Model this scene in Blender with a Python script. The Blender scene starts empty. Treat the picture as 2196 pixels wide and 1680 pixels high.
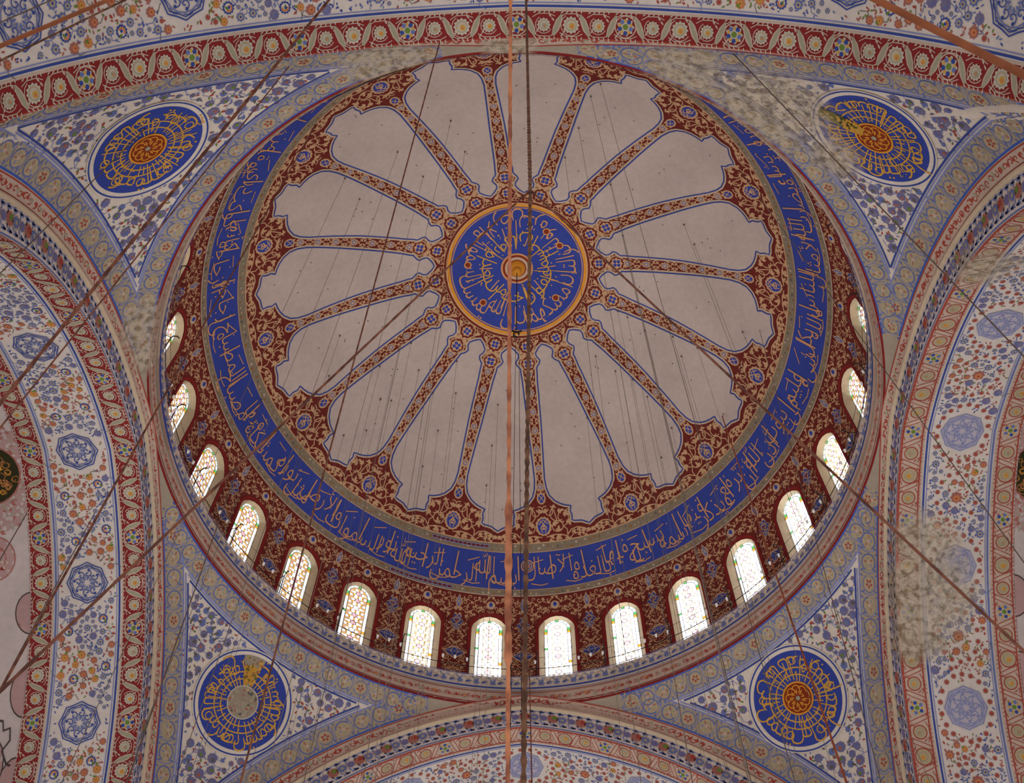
import bpy, math, random
from math import sin, cos, pi, sqrt, atan2, asin, acos, radians, degrees, hypot
from mathutils import Vector, Matrix

# ------------------------------------------------------------------ camera, light, exposure
SC = bpy.context.scene
COL = SC.collection
cam_d = bpy.data.cameras.new('camera')
cam = bpy.data.objects.new('camera', cam_d)
COL.objects.link(cam)
R_ = Vector((0.9998357, 0.01651881, 0.00746273))
U_ = Vector((0.01139961, -0.89312801, 0.4496581))
F_ = Vector((-0.01409299, 0.44949915, 0.89316958))
cam.matrix_world = Matrix(((R_.x, U_.x, -F_.x, 0.44004), (R_.y, U_.y, -F_.y, -18.08165),
                           (R_.z, U_.z, -F_.z, -34.9981), (0, 0, 0, 1)))
cam_d.sensor_fit = 'HORIZONTAL'
cam_d.sensor_width = 36.0
cam_d.lens = 36.0 * 2514.0 / 2196.0
cam_d.clip_end = 300
SC.camera = cam

world = bpy.data.worlds.new('world')
SC.world = world
world.use_nodes = True
bg = world.node_tree.nodes['Background']
bg.inputs[0].default_value = (1.0, 0.95, 0.93, 1)
bg.inputs[1].default_value = 0.50
# glow of the great chandelier's lamp circle hanging below the frame
chl = bpy.data.lights.new('chandelier_light', 'AREA')
chl.shape = 'DISK'
chl.size = 9.0
chl.energy = 330
chl.spread = radians(62)
chl.color = (1.0, 0.92, 0.86)
chl_o = bpy.data.objects.new('chandelier_light', chl)
COL.objects.link(chl_o)
chl_o.location = (0, 0, -31.5)
chl_o.rotation_euler = (pi, 0, 0)
SC.view_settings.view_transform = 'Standard'
SC.view_settings.look = 'None'
SC.view_settings.gamma = 1
SC.view_settings.use_curve_mapping = False
SC.view_settings.exposure = 0.0

# ------------------------------------------------------------------ building dimensions (metres, z = 0 at the dome's cornice)
RD = 12.85                       # inner radius of the dome shell
RA, EA, ZS, WF = 13.64, 1.57, -15.35, 1.01     # pointed great arches: radius, offset of centres, springing, fascia width
RC2 = RA - WF
ARCH = {'far': (1, 1, 11.57, 0.17), 'left': (0, -1, 11.98, 0.01), 'right': (0, 1, 12.06, -0.34), 'near': (1, -1, 12.45, 0.23)}
SOF = 3.7                        # depth of the arch soffits
C0 = Vector((0, 0, -13.37))      # centre of the pendentive sphere
SP = 16.8
RR, ZR = 11.85, -1.45            # lower edge of the ring cornice
PH_S = radians(-5.43)            # azimuth of a panel axis
NW = 28
PH_W = radians(0.5)

# ------------------------------------------------------------------ materials
MATS = {}


def lin(c):
    c /= 255.0
    return c / 12.92 if c <= 0.04045 else ((c + 0.055) / 1.055) ** 2.4


KL = (0.60, 0.55, 0.53)


def stain_group():
    g = bpy.data.node_groups.new('weathering', 'ShaderNodeTree')
    g.interface.new_socket('Color', in_out='INPUT', socket_type='NodeSocketColor')
    g.interface.new_socket('Color', in_out='OUTPUT', socket_type='NodeSocketColor')
    N, L = g.nodes, g.links
    gi = N.new('NodeGroupInput'); go = N.new('NodeGroupOutput')
    tc = N.new('ShaderNodeTexCoord')
    n1 = N.new('ShaderNodeTexNoise'); n1.inputs['Scale'].default_value = 0.45; n1.inputs['Detail'].default_value = 5
    L.new(tc.outputs['Object'], n1.inputs['Vector'])
    n2 = N.new('ShaderNodeTexNoise'); n2.inputs['Scale'].default_value = 5.0; n2.inputs['Detail'].default_value = 4
    L.new(tc.outputs['Object'], n2.inputs['Vector'])
    # soft overall mottling
    mr = N.new('ShaderNodeMapRange'); L.new(n1.outputs[0], mr.inputs[0])
    mr.inputs[1].default_value = 0.3; mr.inputs[2].default_value = 0.7
    mr.inputs[3].default_value = 0.90; mr.inputs[4].default_value = 1.06
    mr2 = N.new('ShaderNodeMapRange'); L.new(n2.outputs[0], mr2.inputs[0])
    mr2.inputs[1].default_value = 0.3; mr2.inputs[2].default_value = 0.7
    mr2.inputs[3].default_value = 0.94; mr2.inputs[4].default_value = 1.05
    mm = N.new('ShaderNodeMath'); mm.operation = 'MULTIPLY'
    L.new(mr.outputs[0], mm.inputs[0]); L.new(mr2.outputs[0], mm.inputs[1])
    vm = N.new('ShaderNodeVectorMath'); vm.operation = 'SCALE'
    L.new(gi.outputs[0], vm.inputs[0]); L.new(mm.outputs[0], vm.inputs['Scale'])
    # damp stains: warped spherical patches where water has come through
    nd = N.new('ShaderNodeTexNoise'); nd.inputs['Scale'].default_value = 0.9; nd.inputs['Detail'].default_value = 6
    nd.inputs['Roughness'].default_value = 0.65
    L.new(tc.outputs['Object'], nd.inputs['Vector'])
    acc = None
    for (x, y, z, r) in STAINS:
        di = N.new('ShaderNodeVectorMath'); di.operation = 'DISTANCE'
        L.new(tc.outputs['Object'], di.inputs[0]); di.inputs[1].default_value = (x, y, z)
        dv = N.new('ShaderNodeMath'); dv.operation = 'DIVIDE'; L.new(di.outputs['Value'], dv.inputs[0]); dv.inputs[1].default_value = r
        if acc is None:
            acc = dv
        else:
            mi = N.new('ShaderNodeMath'); mi.operation = 'MINIMUM'
            L.new(acc.outputs[0], mi.inputs[0]); L.new(dv.outputs[0], mi.inputs[1]); acc = mi
    ad = N.new('ShaderNodeMath'); ad.operation = 'MULTIPLY_ADD'
    L.new(nd.outputs[0], ad.inputs[0]); ad.inputs[1].default_value = 1.1; L.new(acc.outputs[0], ad.inputs[2])
    ms = N.new('ShaderNodeMapRange'); ms.clamp = True; L.new(ad.outputs[0], ms.inputs[0])
    ms.inputs[1].default_value = 1.15; ms.inputs[2].default_value = 1.7
    ms.inputs[3].default_value = 0.80; ms.inputs[4].default_value = 0.0
    ramp = N.new('ShaderNodeValToRGB'); L.new(n2.outputs[0], ramp.inputs[0])
    e = ramp.color_ramp.elements
    e[0].position = 0.36; e[0].color = (lin(120) / KL[0], lin(104) / KL[1], lin(82) / KL[2], 1)
    e[1].position = 0.56; e[1].color = (lin(176) / KL[0], lin(158) / KL[1], lin(138) / KL[2], 1)
    mx = N.new('ShaderNodeMix'); mx.data_type = 'RGBA'
    L.new(ms.outputs[0], mx.inputs[0]); L.new(vm.outputs[0], mx.inputs[6]); L.new(ramp.outputs[0], mx.inputs[7])
    L.new(mx.outputs[2], go.inputs[0])
    return g


STAINS = [(7.4, -10.5, -2.3, 1.9), (5.0, -11.6, -1.9, 1.3), (9.0, -9.0, -2.6, 0.9), (-3.4, -11.7, -1.6, 1.5), (-11.5, -3.9, -1.8, 0.95),
          (-11.4, -2.6, -1.6, 0.7), (13.0, 3.2, -4.0, 1.1), (13.2, 4.6, -4.6, 1.5), (12.6, 5.6, -5.2, 1.0), (12.3, 4.4, -4.5, 1.0),
          (12.6, -6.5, -5.9, 1.0), (0.0, -12.1, -1.6, 0.8)]
GRP = None


def mat(name, rgb, rough=0.85, plain=False):
    """painted plaster: flat procedural colour under the shared weathering"""
    global GRP
    if name in MATS:
        return MATS[name]
    m = bpy.data.materials.new(name)
    m.use_nodes = True
    nt = m.node_tree
    b = nt.nodes['Principled BSDF']
    b.inputs['Roughness'].default_value = rough
    b.inputs['Specular IOR Level'].default_value = 0.15
    c = tuple(min(0.95, lin(rgb[i]) / KL[i]) for i in range(3)) + (1,)
    if plain:
        b.inputs['Base Color'].default_value = c
    else:
        if GRP is None:
            GRP = stain_group()
        gn = nt.nodes.new('ShaderNodeGroup'); gn.node_tree = GRP
        gn.inputs[0].default_value = c
        nt.links.new(gn.outputs[0], b.inputs['Base Color'])
    MATS[name] = m
    return m


def emis(name, col, s):
    if name in MATS:
        return MATS[name]
    m = bpy.data.materials.new(name)
    m.use_nodes = True
    nt = m.node_tree
    b = nt.nodes['Principled BSDF']
    b.inputs['Base Color'].default_value = (col[0] * .3, col[1] * .3, col[2] * .3, 1)
    b.inputs['Roughness'].default_value = 0.2
    b.inputs['Emission Color'].default_value = (*col, 1)
    b.inputs['Emission Strength'].default_value = s
    MATS[name] = m
    return m


PAL = {
    'plaster': (171, 153, 144), 'maroon': (98, 36, 31), 'ochre': (178, 138, 104), 'cream': (176, 150, 130), 'blue': (50, 62, 134),
    'gold': (186, 132, 92), 'goldbright': (192, 140, 62), 'band_tan': (122, 108, 90), 'band_dot': (140, 90, 50),
    'fieldwhite': (198, 181, 167), 'chaintan': (150, 134, 118), 'softblue': (94, 102, 146), 'palerblue': (120, 122, 160),
    'redline': (120, 34, 32), 'rust': (150, 62, 50), 'lacecream': (176, 150, 134), 'soffwhite': (194, 178, 168), 'sofred': (122, 38, 36),
    'olive': (146, 136, 112), 'flowerwhite': (176, 162, 146), 'yellow': (184, 138, 62), 'green': (98, 116, 50), 'orange': (180, 112, 72),
    'rose': (150, 90, 80), 'purple': (104, 96, 132), 'dkblue': (52, 66, 128), 'twig': (92, 84, 78), 'roll': (188, 164, 138),
    'greypurple': (112, 104, 124), 'winelace': (160, 124, 120), 'semiwhite': (176, 158, 152), 'darkgreen': (44, 40, 22),
    'brownstone': (140, 124, 106), 'wedgegold': (178, 128, 52), 'wedgegreen': (96, 88, 30), 'bossred': (120, 46, 24), 'bossgold': (200, 130, 44),
    'revealcream': (158, 138, 114), 'nail': (70, 58, 54), 'tansoft': (164, 142, 114), 'brightblue': (60, 84, 156), 'palelavender': (166, 154, 162),
}


def M(n):
    return mat('paint_' + n, PAL[n])


# ------------------------------------------------------------------ object helpers
def tag(o, label=None, cat=None, group=None, kind=None):
    if label: o['label'] = label
    if cat: o['category'] = cat
    if group: o['group'] = group
    if kind: o['kind'] = kind
    return o


def empty(name, loc=(0, 0, 0)):
    o = bpy.data.objects.new(name, None)
    COL.objects.link(o)
    o.location = loc
    o.empty_display_size = 0.3
    return o


class Paint:
    """collects faces of several materials and links them as ONE mesh object"""

    def __init__(s):
        s.v = []; s.f = []; s.m = []; s.slots = {}; s.ml = []

    def slot(s, name):
        if name not in s.slots:
            s.slots[name] = len(s.ml)
            s.ml.append(M(name) if name in PAL else MATS[name])
        return s.slots[name]

    def face(s, pts, mname):
        b = len(s.v)
        s.v.extend(pts)
        s.f.append(tuple(range(b, b + len(pts))))
        s.m.append(s.slot(mname))

    def grid(s, fn, us, vs, mname):
        b = len(s.v); n = len(vs)
        for u in us:
            for v in vs:
                s.v.append(fn(u, v))
        k = s.slot(mname)
        for i in range(len(us) - 1):
            for j in range(n - 1):
                s.f.append((b + i * n + j, b + (i + 1) * n + j, b + (i + 1) * n + j + 1, b + i * n + j + 1)); s.m.append(k)

    def build(s, name, parent=None, smooth=False):
        me = bpy.data.meshes.new(name)
        me.from_pydata(s.v, [], s.f)
        for m in s.ml:
            me.materials.append(m)
        me.polygons.foreach_set('material_index', s.m)
        if smooth:
            me.polygons.foreach_set('use_smooth', [True] * len(s.f))
        me.update()
        o = bpy.data.objects.new(name, me)
        COL.objects.link(o)
        if parent is not None:
            o.parent = parent
            if parent.type == 'EMPTY' or parent.location.length > 0:
                o.matrix_parent_inverse = Matrix.Translation(-Vector(parent.location))
        return o


LAY = 0.0045


class Pen:
    """draws motifs through a surface map fn(u, v, h) with a local frame"""

    def __init__(s, paint, fn, ox=0, oy=0, rot=0, sc=1, lay=1, mirror=False):
        s.p = paint; s.fn = fn; s.ox = ox; s.oy = oy; s.c = cos(rot); s.s = sin(rot); s.k = sc; s.lay = lay; s.mx = -1 if mirror else 1

    def at(s, ox, oy, rot=0, sc=1, lay=None, mirror=False):
        x, y = s.tr(ox, oy)
        q = Pen(s.p, s.fn, x, y, 0, s.k * sc, s.lay if lay is None else lay)
        r0 = atan2(s.s, s.c)
        r = r0 + rot * s.mx
        q.c = cos(r); q.s = sin(r)
        q.mx = s.mx * (-1 if mirror else 1)
        return q

    def tr(s, x, y):
        x = x * s.k * s.mx; y = y * s.k
        return s.ox + x * s.c - y * s.s, s.oy + x * s.s + y * s.c

    def P(s, x, y, lay):
        a, b = s.tr(x, y)
        return s.fn(a, b, (s.lay + lay) * LAY)

    def poly(s, pts, m, lay=0):
        s.p.face([s.P(x, y, lay) for x, y in pts], m)

    def disc(s, x, y, rx, m, lay=0, ry=None, n=12, scal=0.0, rot=0.0, k=0):
        ry = ry or rx
        if scal:
            pts = []
            if max(rx, ry) * s.k > .5:
                s.disc(x, y, rx * (1 - scal), m, lay, ry * (1 - scal), n=n * 2)
                for i in range(n):
                    a = 2 * pi * i / n
                    s.disc(x + rx * (1 - scal) * cos(a), y + ry * (1 - scal) * sin(a), rx * scal, m, lay, ry * scal, n=8)
                return
            nn = n * 2
            for i in range(nn):
                a = 2 * pi * i / nn + rot
                q = 1.0 if i % 2 == 0 else 1 - scal
                pts.append((x + rx * q * cos(a), y + ry * q * sin(a)))
            # fan so concave outlines stay clean
            c = s.P(x, y, lay)
            pp = [s.P(px, py, lay) for px, py in pts]
            b = len(s.p.v); s.p.v.append(c); s.p.v.extend(pp); kk = s.p.slot(m)
            for i in range(nn):
                s.p.f.append((b, b + 1 + i, b + 1 + (i + 1) % nn)); s.p.m.append(kk)
        else:
            nr = int(max(rx, ry) * s.k / .22)
            if nr < 1:
                s.poly([(x + rx * cos(2 * pi * i / n + rot), y + ry * sin(2 * pi * i / n + rot)) for i in range(n)], m, lay)
                return
            nr += 1
            b = len(s.p.v); kk = s.p.slot(m)
            s.p.v.append(s.P(x, y, lay))
            for j in range(1, nr + 1):
                q = j / nr
                s.p.v.extend([s.P(x + rx * q * cos(2 * pi * i / n + rot), y + ry * q * sin(2 * pi * i / n + rot), lay) for i in range(n)])
            for i in range(n):
                i2 = (i + 1) % n
                s.p.f.append((b, b + 1 + i, b + 1 + i2)); s.p.m.append(kk)
                for j in range(nr - 1):
                    o = b + 1 + j * n
                    s.p.f.append((o + i, o + n + i, o + n + i2, o + i2)); s.p.m.append(kk)

    def line(s, pts, w, m, lay=0, close=False, taper=False):
        n = len(pts)
        if n < 2: return
        L = []; Rr = []
        for i in range(n):
            if close:
                a = pts[(i - 1) % n]; b = pts[(i + 1) % n]
            else:
                a = pts[max(0, i - 1)]; b = pts[min(n - 1, i + 1)]
            dx, dy = b[0] - a[0], b[1] - a[1]
            l = hypot(dx, dy) or 1e-6
            ww = w * .5
            if taper:
                t = i / (n - 1)
                ww *= max(.15, sin(pi * (0.12 + 0.8 * t)))
            nx, ny = -dy / l * ww, dx / l * ww
            x, y = pts[i]
            L.append(s.P(x + nx, y + ny, lay)); Rr.append(s.P(x - nx, y - ny, lay))
        b = len(s.p.v); s.p.v.extend(L); s.p.v.extend(Rr); kk = s.p.slot(m)
        for i in range(n if close else n - 1):
            j = (i + 1) % n
            s.p.f.append((b + i, b + j, b + n + j, b + n + i)); s.p.m.append(kk)

    def arc(s, x, y, r, a0, a1, w, m, lay=0, n=10, ry=None, taper=False):
        ry = ry or r
        s.line([(x + r * cos(radians(a0 + (a1 - a0) * i / n)), y + ry * sin(radians(a0 + (a1 - a0) * i / n))) for i in range(n + 1)], w, m, lay, taper=taper)

    def ring(s, x, y, r, w, m, lay=0, n=20, ry=None):
        ry = ry or r
        s.line([(x + r * cos(2 * pi * i / n), y + ry * sin(2 * pi * i / n)) for i in range(n)], w, m, lay, close=True)

    def petal(s, x, y, ang, L, w, m, lay=0):
        c, q = cos(ang), sin(ang)
        pts = []
        for t, b in ((0, 0), (.25, .8), (.5, 1), (.8, .6), (1, 0), (.8, -.6), (.5, -1), (.25, -.8)):
            px = t * L; py = b * w * .5
            pts.append((x + px * c - py * q, y + px * q + py * c))
        s.poly(pts, m, lay)

    def leaf(s, x, y, ang, L, m, lay=0):
        """a split arabesque leaf"""
        s.petal(x, y, ang, L, L * .38, m, lay)
        s.petal(x, y, ang + .75, L * .62, L * .26, m, lay)
        s.petal(x, y, ang - .75, L * .62, L * .26, m, lay)

    def spiral(s, x, y, r, a0, turns, w, m, lay=0):
        n = max(8, int(abs(turns) * 14))
        pts = []
        for i in range(n + 1):
            t = i / n
            a = a0 + turns * 2 * pi * t
            q = r * (1 - .8 * t)
            pts.append((x + q * cos(a), y + q * sin(a)))
        s.line(pts, w, m, lay)


# ------------------------------------------------------------------ surfaces as maps
def dome_pt(az, th, h=0.0):
    r = RD - h
    return (r * sin(th) * sin(az), r * sin(th) * cos(az), r * cos(th))


def dome_map(az0):
    """u lateral metres, v metres of arc from the zenith"""
    def f(u, v, h=0.0):
        th = v / RD
        return dome_pt(az0 + u / (RD * max(0.05, sin(th))), th, h)
    return f


def polar_map(f, cx=0, cy=0):
    return f


def cyl_map(r0):
    def f(u, v, h=0.0):
        az = u / r0
        r = r0 - h
        return (r * sin(az), r * cos(az), v)
    return f


def arch_sz(u, r):
    """point on the pointed arch of radius r at arc u from the crown (elevation coords s, z)"""
    a0 = asin(EA / r)
    sg = 1 if u >= 0 else -1
    a = a0 + abs(u) / RC2
    if a <= pi / 2:
        return sg * (-EA + r * sin(a)), ZS + r * cos(a)
    return sg * (r - EA), ZS - (a - pi / 2) * r


U_END = RC2 * (pi / 2 - asin(EA / RC2))


def arch_z(s, r):
    q = abs(s) + EA
    return ZS + sqrt(max(0.0, r * r - q * q)) if q < r else ZS


def plan(side, s, depth, z):
    ax, sg, A, sh = ARCH[side]
    if ax == 1:
        return (sh + s, sg * (A + depth), z)
    return (sg * (A + depth), sh + s, z)


def soffit_map(side):
    def f(u, v, h=0.0):
        s, z = arch_sz(u, RC2 - h)
        return plan(side, s, v, z)
    return f


def fascia_map(side):
    def f(u, v, h=0.0):     # v from the outer curve C1 (0) to the inner curve C2 (WF)
        s, z = arch_sz(u, RA - v)
        return plan(side, s, -h, z)
    return f


def semi_map(side):
    """pointed half dome springing from the outer edge of the soffit: polar angle psi (0 = along the arch) and ground radius"""
    def f(s, d, h=0.0):
        rho = hypot(s, d)
        return plan(side, s, SOF + d, arch_z(rho, RC2) - h)
    return f


def pend(qx, qy):
    """radial surface of one pendentive: direction -> point"""
    sx = 'right' if qx > 0 else 'left'
    sy = 'far' if qy > 0 else 'near'
    Ax, shx = ARCH[sx][2], ARCH[sx][3]
    Ay, shy = ARCH[sy][2], ARCH[sy][3]
    tr_ = atan2(RR, ZR - C0.z)
    rr_ = hypot(RR, ZR - C0.z)

    def edge(dx, dy):
        adx, ady = abs(dx), abs(dy)
        if ady * Ax <= adx * Ay:
            s = Ax * dy / max(adx, 1e-9)
            x, y = qx * Ax, s
            z = arch_z(s - shx, RA)
        else:
            s = Ay * dx / max(ady, 1e-9)
            x, y = s, qy * Ay
            z = arch_z(s - shy, RA)
        g = hypot(x, y); hz = z - C0.z
        return atan2(g, hz), hypot(g, hz)

    def f(d, h=0.0):
        th = atan2(hypot(d.x, d.y), d.z)
        tb, rb = edge(d.x, d.y)
        t = min(1.0, max(0.0, (th - tr_) / max(1e-4, tb - tr_)))
        r = rr_ + (rb - rr_) * t ** 3 - h
        return (d.x * r, d.y * r, d.z * r + C0.z)
    return f, edge, tr_


# ------------------------------------------------------------------ arabic lettering
AR = {}
for ch, base, n in [('ا', 0xFE8D, 2), ('أ', 0xFE83, 2), ('إ', 0xFE87, 2), ('آ', 0xFE81, 2), ('ب', 0xFE8F, 4), ('ة', 0xFE93, 2), ('ت', 0xFE95, 4),
                    ('ث', 0xFE99, 4), ('ج', 0xFE9D, 4), ('ح', 0xFEA1, 4), ('خ', 0xFEA5, 4), ('د', 0xFEA9, 2), ('ذ', 0xFEAB, 2), ('ر', 0xFEAD, 2),
                    ('ز', 0xFEAF, 2), ('س', 0xFEB1, 4), ('ش', 0xFEB5, 4), ('ص', 0xFEB9, 4), ('ض', 0xFEBD, 4), ('ط', 0xFEC1, 4), ('ع', 0xFEC9, 4),
                    ('غ', 0xFECD, 4), ('ف', 0xFED1, 4), ('ق', 0xFED5, 4), ('ك', 0xFED9, 4), ('ل', 0xFEDD, 4), ('م', 0xFEE1, 4), ('ن', 0xFEE5, 4),
                    ('ه', 0xFEE9, 4), ('ؤ', 0xFE85, 2), ('و', 0xFEED, 2), ('ى', 0xFEEF, 2), ('ي', 0xFEF1, 4), ('ئ', 0xFE89, 4), ('ء', 0xFE80, 1)]:
    AR[ch] = (base, n)
LIG = {'ا': 0xFEFB, 'أ': 0xFEF7, 'إ': 0xFEF9, 'آ': 0xFEF5}


def shape_word(w):
    """presentation forms in visual (left to right) order"""
    if w == 'الله':
        return [chr(0xFDF2)]
    out = []
    prev = False
    i = 0
    while i < len(w):
        c = w[i]
        if c == 'ل' and i + 1 < len(w) and w[i + 1] in LIG:
            out.append(chr(LIG[w[i + 1]] + (1 if prev else 0))); prev = False; i += 2
            continue
        base, n = AR[c]
        nxt = n == 4 and i + 1 < len(w) and AR.get(w[i + 1], (0, 1))[1] >= 2
        if n == 1: k = 0
        elif prev and nxt: k = 3
        elif nxt: k = 2
        elif prev: k = 1
        else: k = 0
        out.append(chr(base + k))
        prev = nxt
        i += 1
    return out[::-1]


_WC = {}


def word_mesh(w):
    if w in _WC:
        return _WC[w]
    cu = bpy.data.curves.new('word', 'FONT')
    cu.body = ''.join(shape_word(w))
    cu.resolution_u = 2
    cu.offset = -0.011
    o = bpy.data.objects.new('word', cu)
    COL.objects.link(o)
    dg = bpy.context.evaluated_depsgraph_get()
    dg.update()
    me = bpy.data.meshes.new_from_object(o.evaluated_get(dg))
    vs = [(v.co.x, v.co.y) for v in me.vertices]
    fs = [tuple(p.vertices) for p in me.polygons]
    bpy.data.objects.remove(o); bpy.data.curves.remove(cu); bpy.data.meshes.remove(me)
    x0 = min(a for a, b in vs); x1 = max(a for a, b in vs)
    vs = [(a - x0, b) for a, b in vs]
    _WC[w] = (vs, fs, x1 - x0)
    return _WC[w]


def write_words(paint, fn, words, x_right, kx, ky, y0, m, lay, gap=0.12, adv=1.0, bump=0.0, h=None):
    """letters run right to left from x_right; fn(x, y, h)"""
    x = x_right
    kk = paint.slot(m)
    hh = lay * LAY if h is None else h
    for i, w in enumerate(words):
        vs, fs, wd = word_mesh(w)
        xl = x - wd * kx
        yy = y0 + (bump if i % 2 else 0)
        b = len(paint.v)
        paint.v.extend([fn(xl + a * kx, yy + c * ky, hh) for a, c in vs])
        for f in fs:
            paint.f.append(tuple(b + q for q in f)); paint.m.append(kk)
        x -= (wd * adv + gap) * kx
    return x


# ================================================================== 1. THE DOME
dome = empty('ceiling', (0, 0, 0))
tag(dome, 'great central dome with sixteen painted spokes around a blue medallion', kind='structure')

# half profile of the pale panels: (theta deg, half width m)
PROF = [(16.2, 0.02), (16.7, .17), (17.6, .36), (18.2, .36), (19.1, .26), (19.7, .32), (20.5, .50), (21.3, .53), (22.9, .62), (27, .80), (32, 1.01),
        (36, 1.19), (40, 1.36), (42.6, 1.46), (44.5, 1.48), (46.0, 1.42), (47.2, 1.24), (47.9, 1.04), (48.35, .84), (48.55, .70), (48.75, .60),
        (49.1, .62), (49.7, .68), (50.5, .65), (51.2, .66), (51.6, .70), (51.8, .60), (51.95, .40), (52.1, .27), (52.5, .13), (52.9, 0.0)]


def halfw(th):
    if th <= PROF[0][0] or th >= PROF[-1][0]:
        return 0.0
    for (a, x), (b, y) in zip(PROF, PROF[1:]):
        if a <= th <= b:
            return x + (y - x) * (th - a) / (b - a)


D2 = RD * pi / 180


def rosette(p, x, y, r, lay=0, cross=True):
    p.disc(x, y, r, 'ochre', lay, n=8, scal=.22)
    if cross:
        for k in range(4):
            p.disc(x + r * .42 * cos(k * pi / 2 + pi / 4), y + r * .42 * sin(k * pi / 2 + pi / 4), r * .3, 'blue', lay + 1, n=6)
        p.disc(x, y, r * .16, 'ochre', lay + 2, n=6)
    else:
        p.disc(x, y, r * .62, 'softblue', lay + 1, n=8)
        p.disc(x, y, r * .38, 'ochre', lay + 2, n=6)


def spoke(k, parent):
    """one sector between two panel axes: maroon ground, ornament strip, corner lace and blossom"""
    az = PH_S + radians(11.25) + k * radians(22.5)
    pt = Paint()
    half = radians(11.25)
    pt.grid(lambda a, t: dome_pt(az + a, t), [half * (i / 8 - 1) for i in range(17)], [radians(13.5 + i * 1.4) for i in range(31)], 'maroon')
    f = dome_map(az)
    P = Pen(pt, f, lay=2)
    # edge strip against the medallion
    v0 = 14.2 * D2
    P.line([(u * .1, v0) for u in range(-6, 7)], .05, 'ochre')
    # two rosettes near the centre
    for th, r in ((16.0, .25), (19.5, .27)):
        P.disc(0, th * D2, r * 1.25, 'maroon', 0, n=4, scal=.1)
        rosette(P, 0, th * D2, r, 1)
        for sx in (-1, 1):
            P.arc(sx * r * 1.15, th * D2, r * .55, -100, 100, .03, 'ochre', 0) if sx > 0 else P.arc(-r * 1.15, th * D2, r * .55, 80, 280, .03, 'ochre', 0)
    for th, r in ((16.0, .36), (19.5, .36)):
        P.ring(0, th * D2, r, .028, 'ochre', 0, n=12)
        for sx in (-1, 1):
            P.leaf(sx * .05, (th + 1.35) * D2, pi / 2 - sx * 1.0, .2, 'ochre')
            P.leaf(sx * .1, (th - 1.5) * D2, -pi / 2 + sx * 1.0, .2, 'ochre')
    for sx in (-1, 1):
        P.line([(sx * .30, 14.4 * D2), (sx * .42, 15.2 * D2), (sx * .36, 16.2 * D2), (sx * .2, 17.2 * D2), (0, 17.8 * D2)], .03, 'ochre')
        P.line([(sx * .12, 14.4 * D2), (sx * .3, 14.9 * D2), (sx * .5, 14.6 * D2), (sx * .58, 14.3 * D2)], .03, 'ochre')
        P.leaf(sx * .5, 15.0 * D2, pi / 2 + sx * .4, .22, 'ochre')
        P.line([(0, 17.8 * D2), (sx * .2, 18.4 * D2), (sx * .34, 19.4 * D2), (sx * .2, 20.8 * D2)], .03, 'ochre')
    for sx in (-1, 1):
        P.arc(sx * .36, 14.9 * D2, .22, 0, 360, .03, 'ochre')
        P.leaf(sx * .28, 16.8 * D2, pi / 2 - sx * .5, .28, 'ochre')
        P.leaf(sx * .2, 17.9 * D2, pi / 2 - sx * .9, .24, 'ochre')
    # strip ornament
    th = 21.6
    n = 0
    while th < 45:
        v = th * D2
        w = RD * sin(radians(th)) * half - halfw(th) - .12
        w = max(.16, min(.24, w))
        rosette(P, 0, v, .17, 1, cross=False)
        v2 = v + .42
        P.line([(-w, v2 + .14), (-w * .9, v2), (-.02, v2 - .16), (w * .5, v + .1)], .035, 'ochre')
        P.line([(w, v2 + .14), (w * .9, v2), (.02, v2 - .16), (-w * .5, v + .1)], .035, 'ochre')
        P.line([(-w, v2 - .14), (-w * .9, v2), (-.02, v2 + .18), (w * .5, v2 + .3)], .035, 'ochre')
        P.line([(w, v2 - .14), (w * .9, v2), (.02, v2 + .18), (-w * .5, v2 + .3)], .035, 'ochre')
        for sx in (-1, 1):
            P.petal(sx * .04, v2, pi / 2 - sx * .7, .2, .07, 'ochre')
            P.petal(sx * .04, v2, -pi / 2 + sx * .7, .2, .07, 'ochre')
            P.petal(sx * w * .9, v + .05, pi / 2 + sx * .3, .2, .06, 'ochre')
        th += 3.75
    # blue drop
    yb = 46.5 * D2
    P.disc(0, yb, .2, 'ochre', 0, ry=.27, n=10)
    P.disc(0, yb, .135, 'blue', 1, ry=.2, n=10)
    P.line([(-.12, yb - .2), (.1, yb + .12)], .03, 'ochre', 2)
    P.line([(.12, yb - .2), (-.1, yb + .12)], .03, 'ochre', 2)
    # blossom
    Q = P.at(0, 52.15 * D2)
    Q.disc(0, 0, .37, 'ochre', 2, ry=.46, n=14, scal=.1)
    Q.disc(0, 0, .26, 'blue', 3, ry=.36, n=14)
    Q.disc(0, .04, .12, 'ochre', 4, ry=.14, n=6)
    Q.line([(-.2, -.1), (0, -.3), (.2, -.1)], .045, 'ochre', 4)
    Q.line([(-.16, -.3), (.14, .06), (.05, .3)], .035, 'ochre', 4)
    Q.line([(.16, -.3), (-.14, .06), (-.05, .3)], .035, 'ochre', 4)
    for sx in (-1, 1):
        Q.disc(sx * .05, .06, .035, 'blue', 5, n=6)
    # lace around it, mirrored
    W = .042
    for mi in (False, True):
        H = Q.at(0, 0, mirror=mi)
        H.arc(.13, -.78, .13, 0, 300, W, 'ochre')
        H.arc(.3, -.62, .15, -60, 240, W, 'ochre')
        H.leaf(.02, -.62, -.9, .26, 'ochre')
        H.arc(.62, .06, .24, 0, 360, W, 'ochre', n=16)
        H.leaf(.4, -.05, -.2, .3, 'ochre')
        H.leaf(.62, .3, -1.4, .3, 'ochre')
        H.arc(.66, -.52, .34, 60, 240, W, 'ochre')
        H.arc(.92, -.36, .26, 90, 300, W, 'ochre')
        H.leaf(.9, -.5, .4, .34, 'ochre')
        H.spiral(1.12, -.55, .13, 2.5, 1.1, W, 'ochre')
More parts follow.
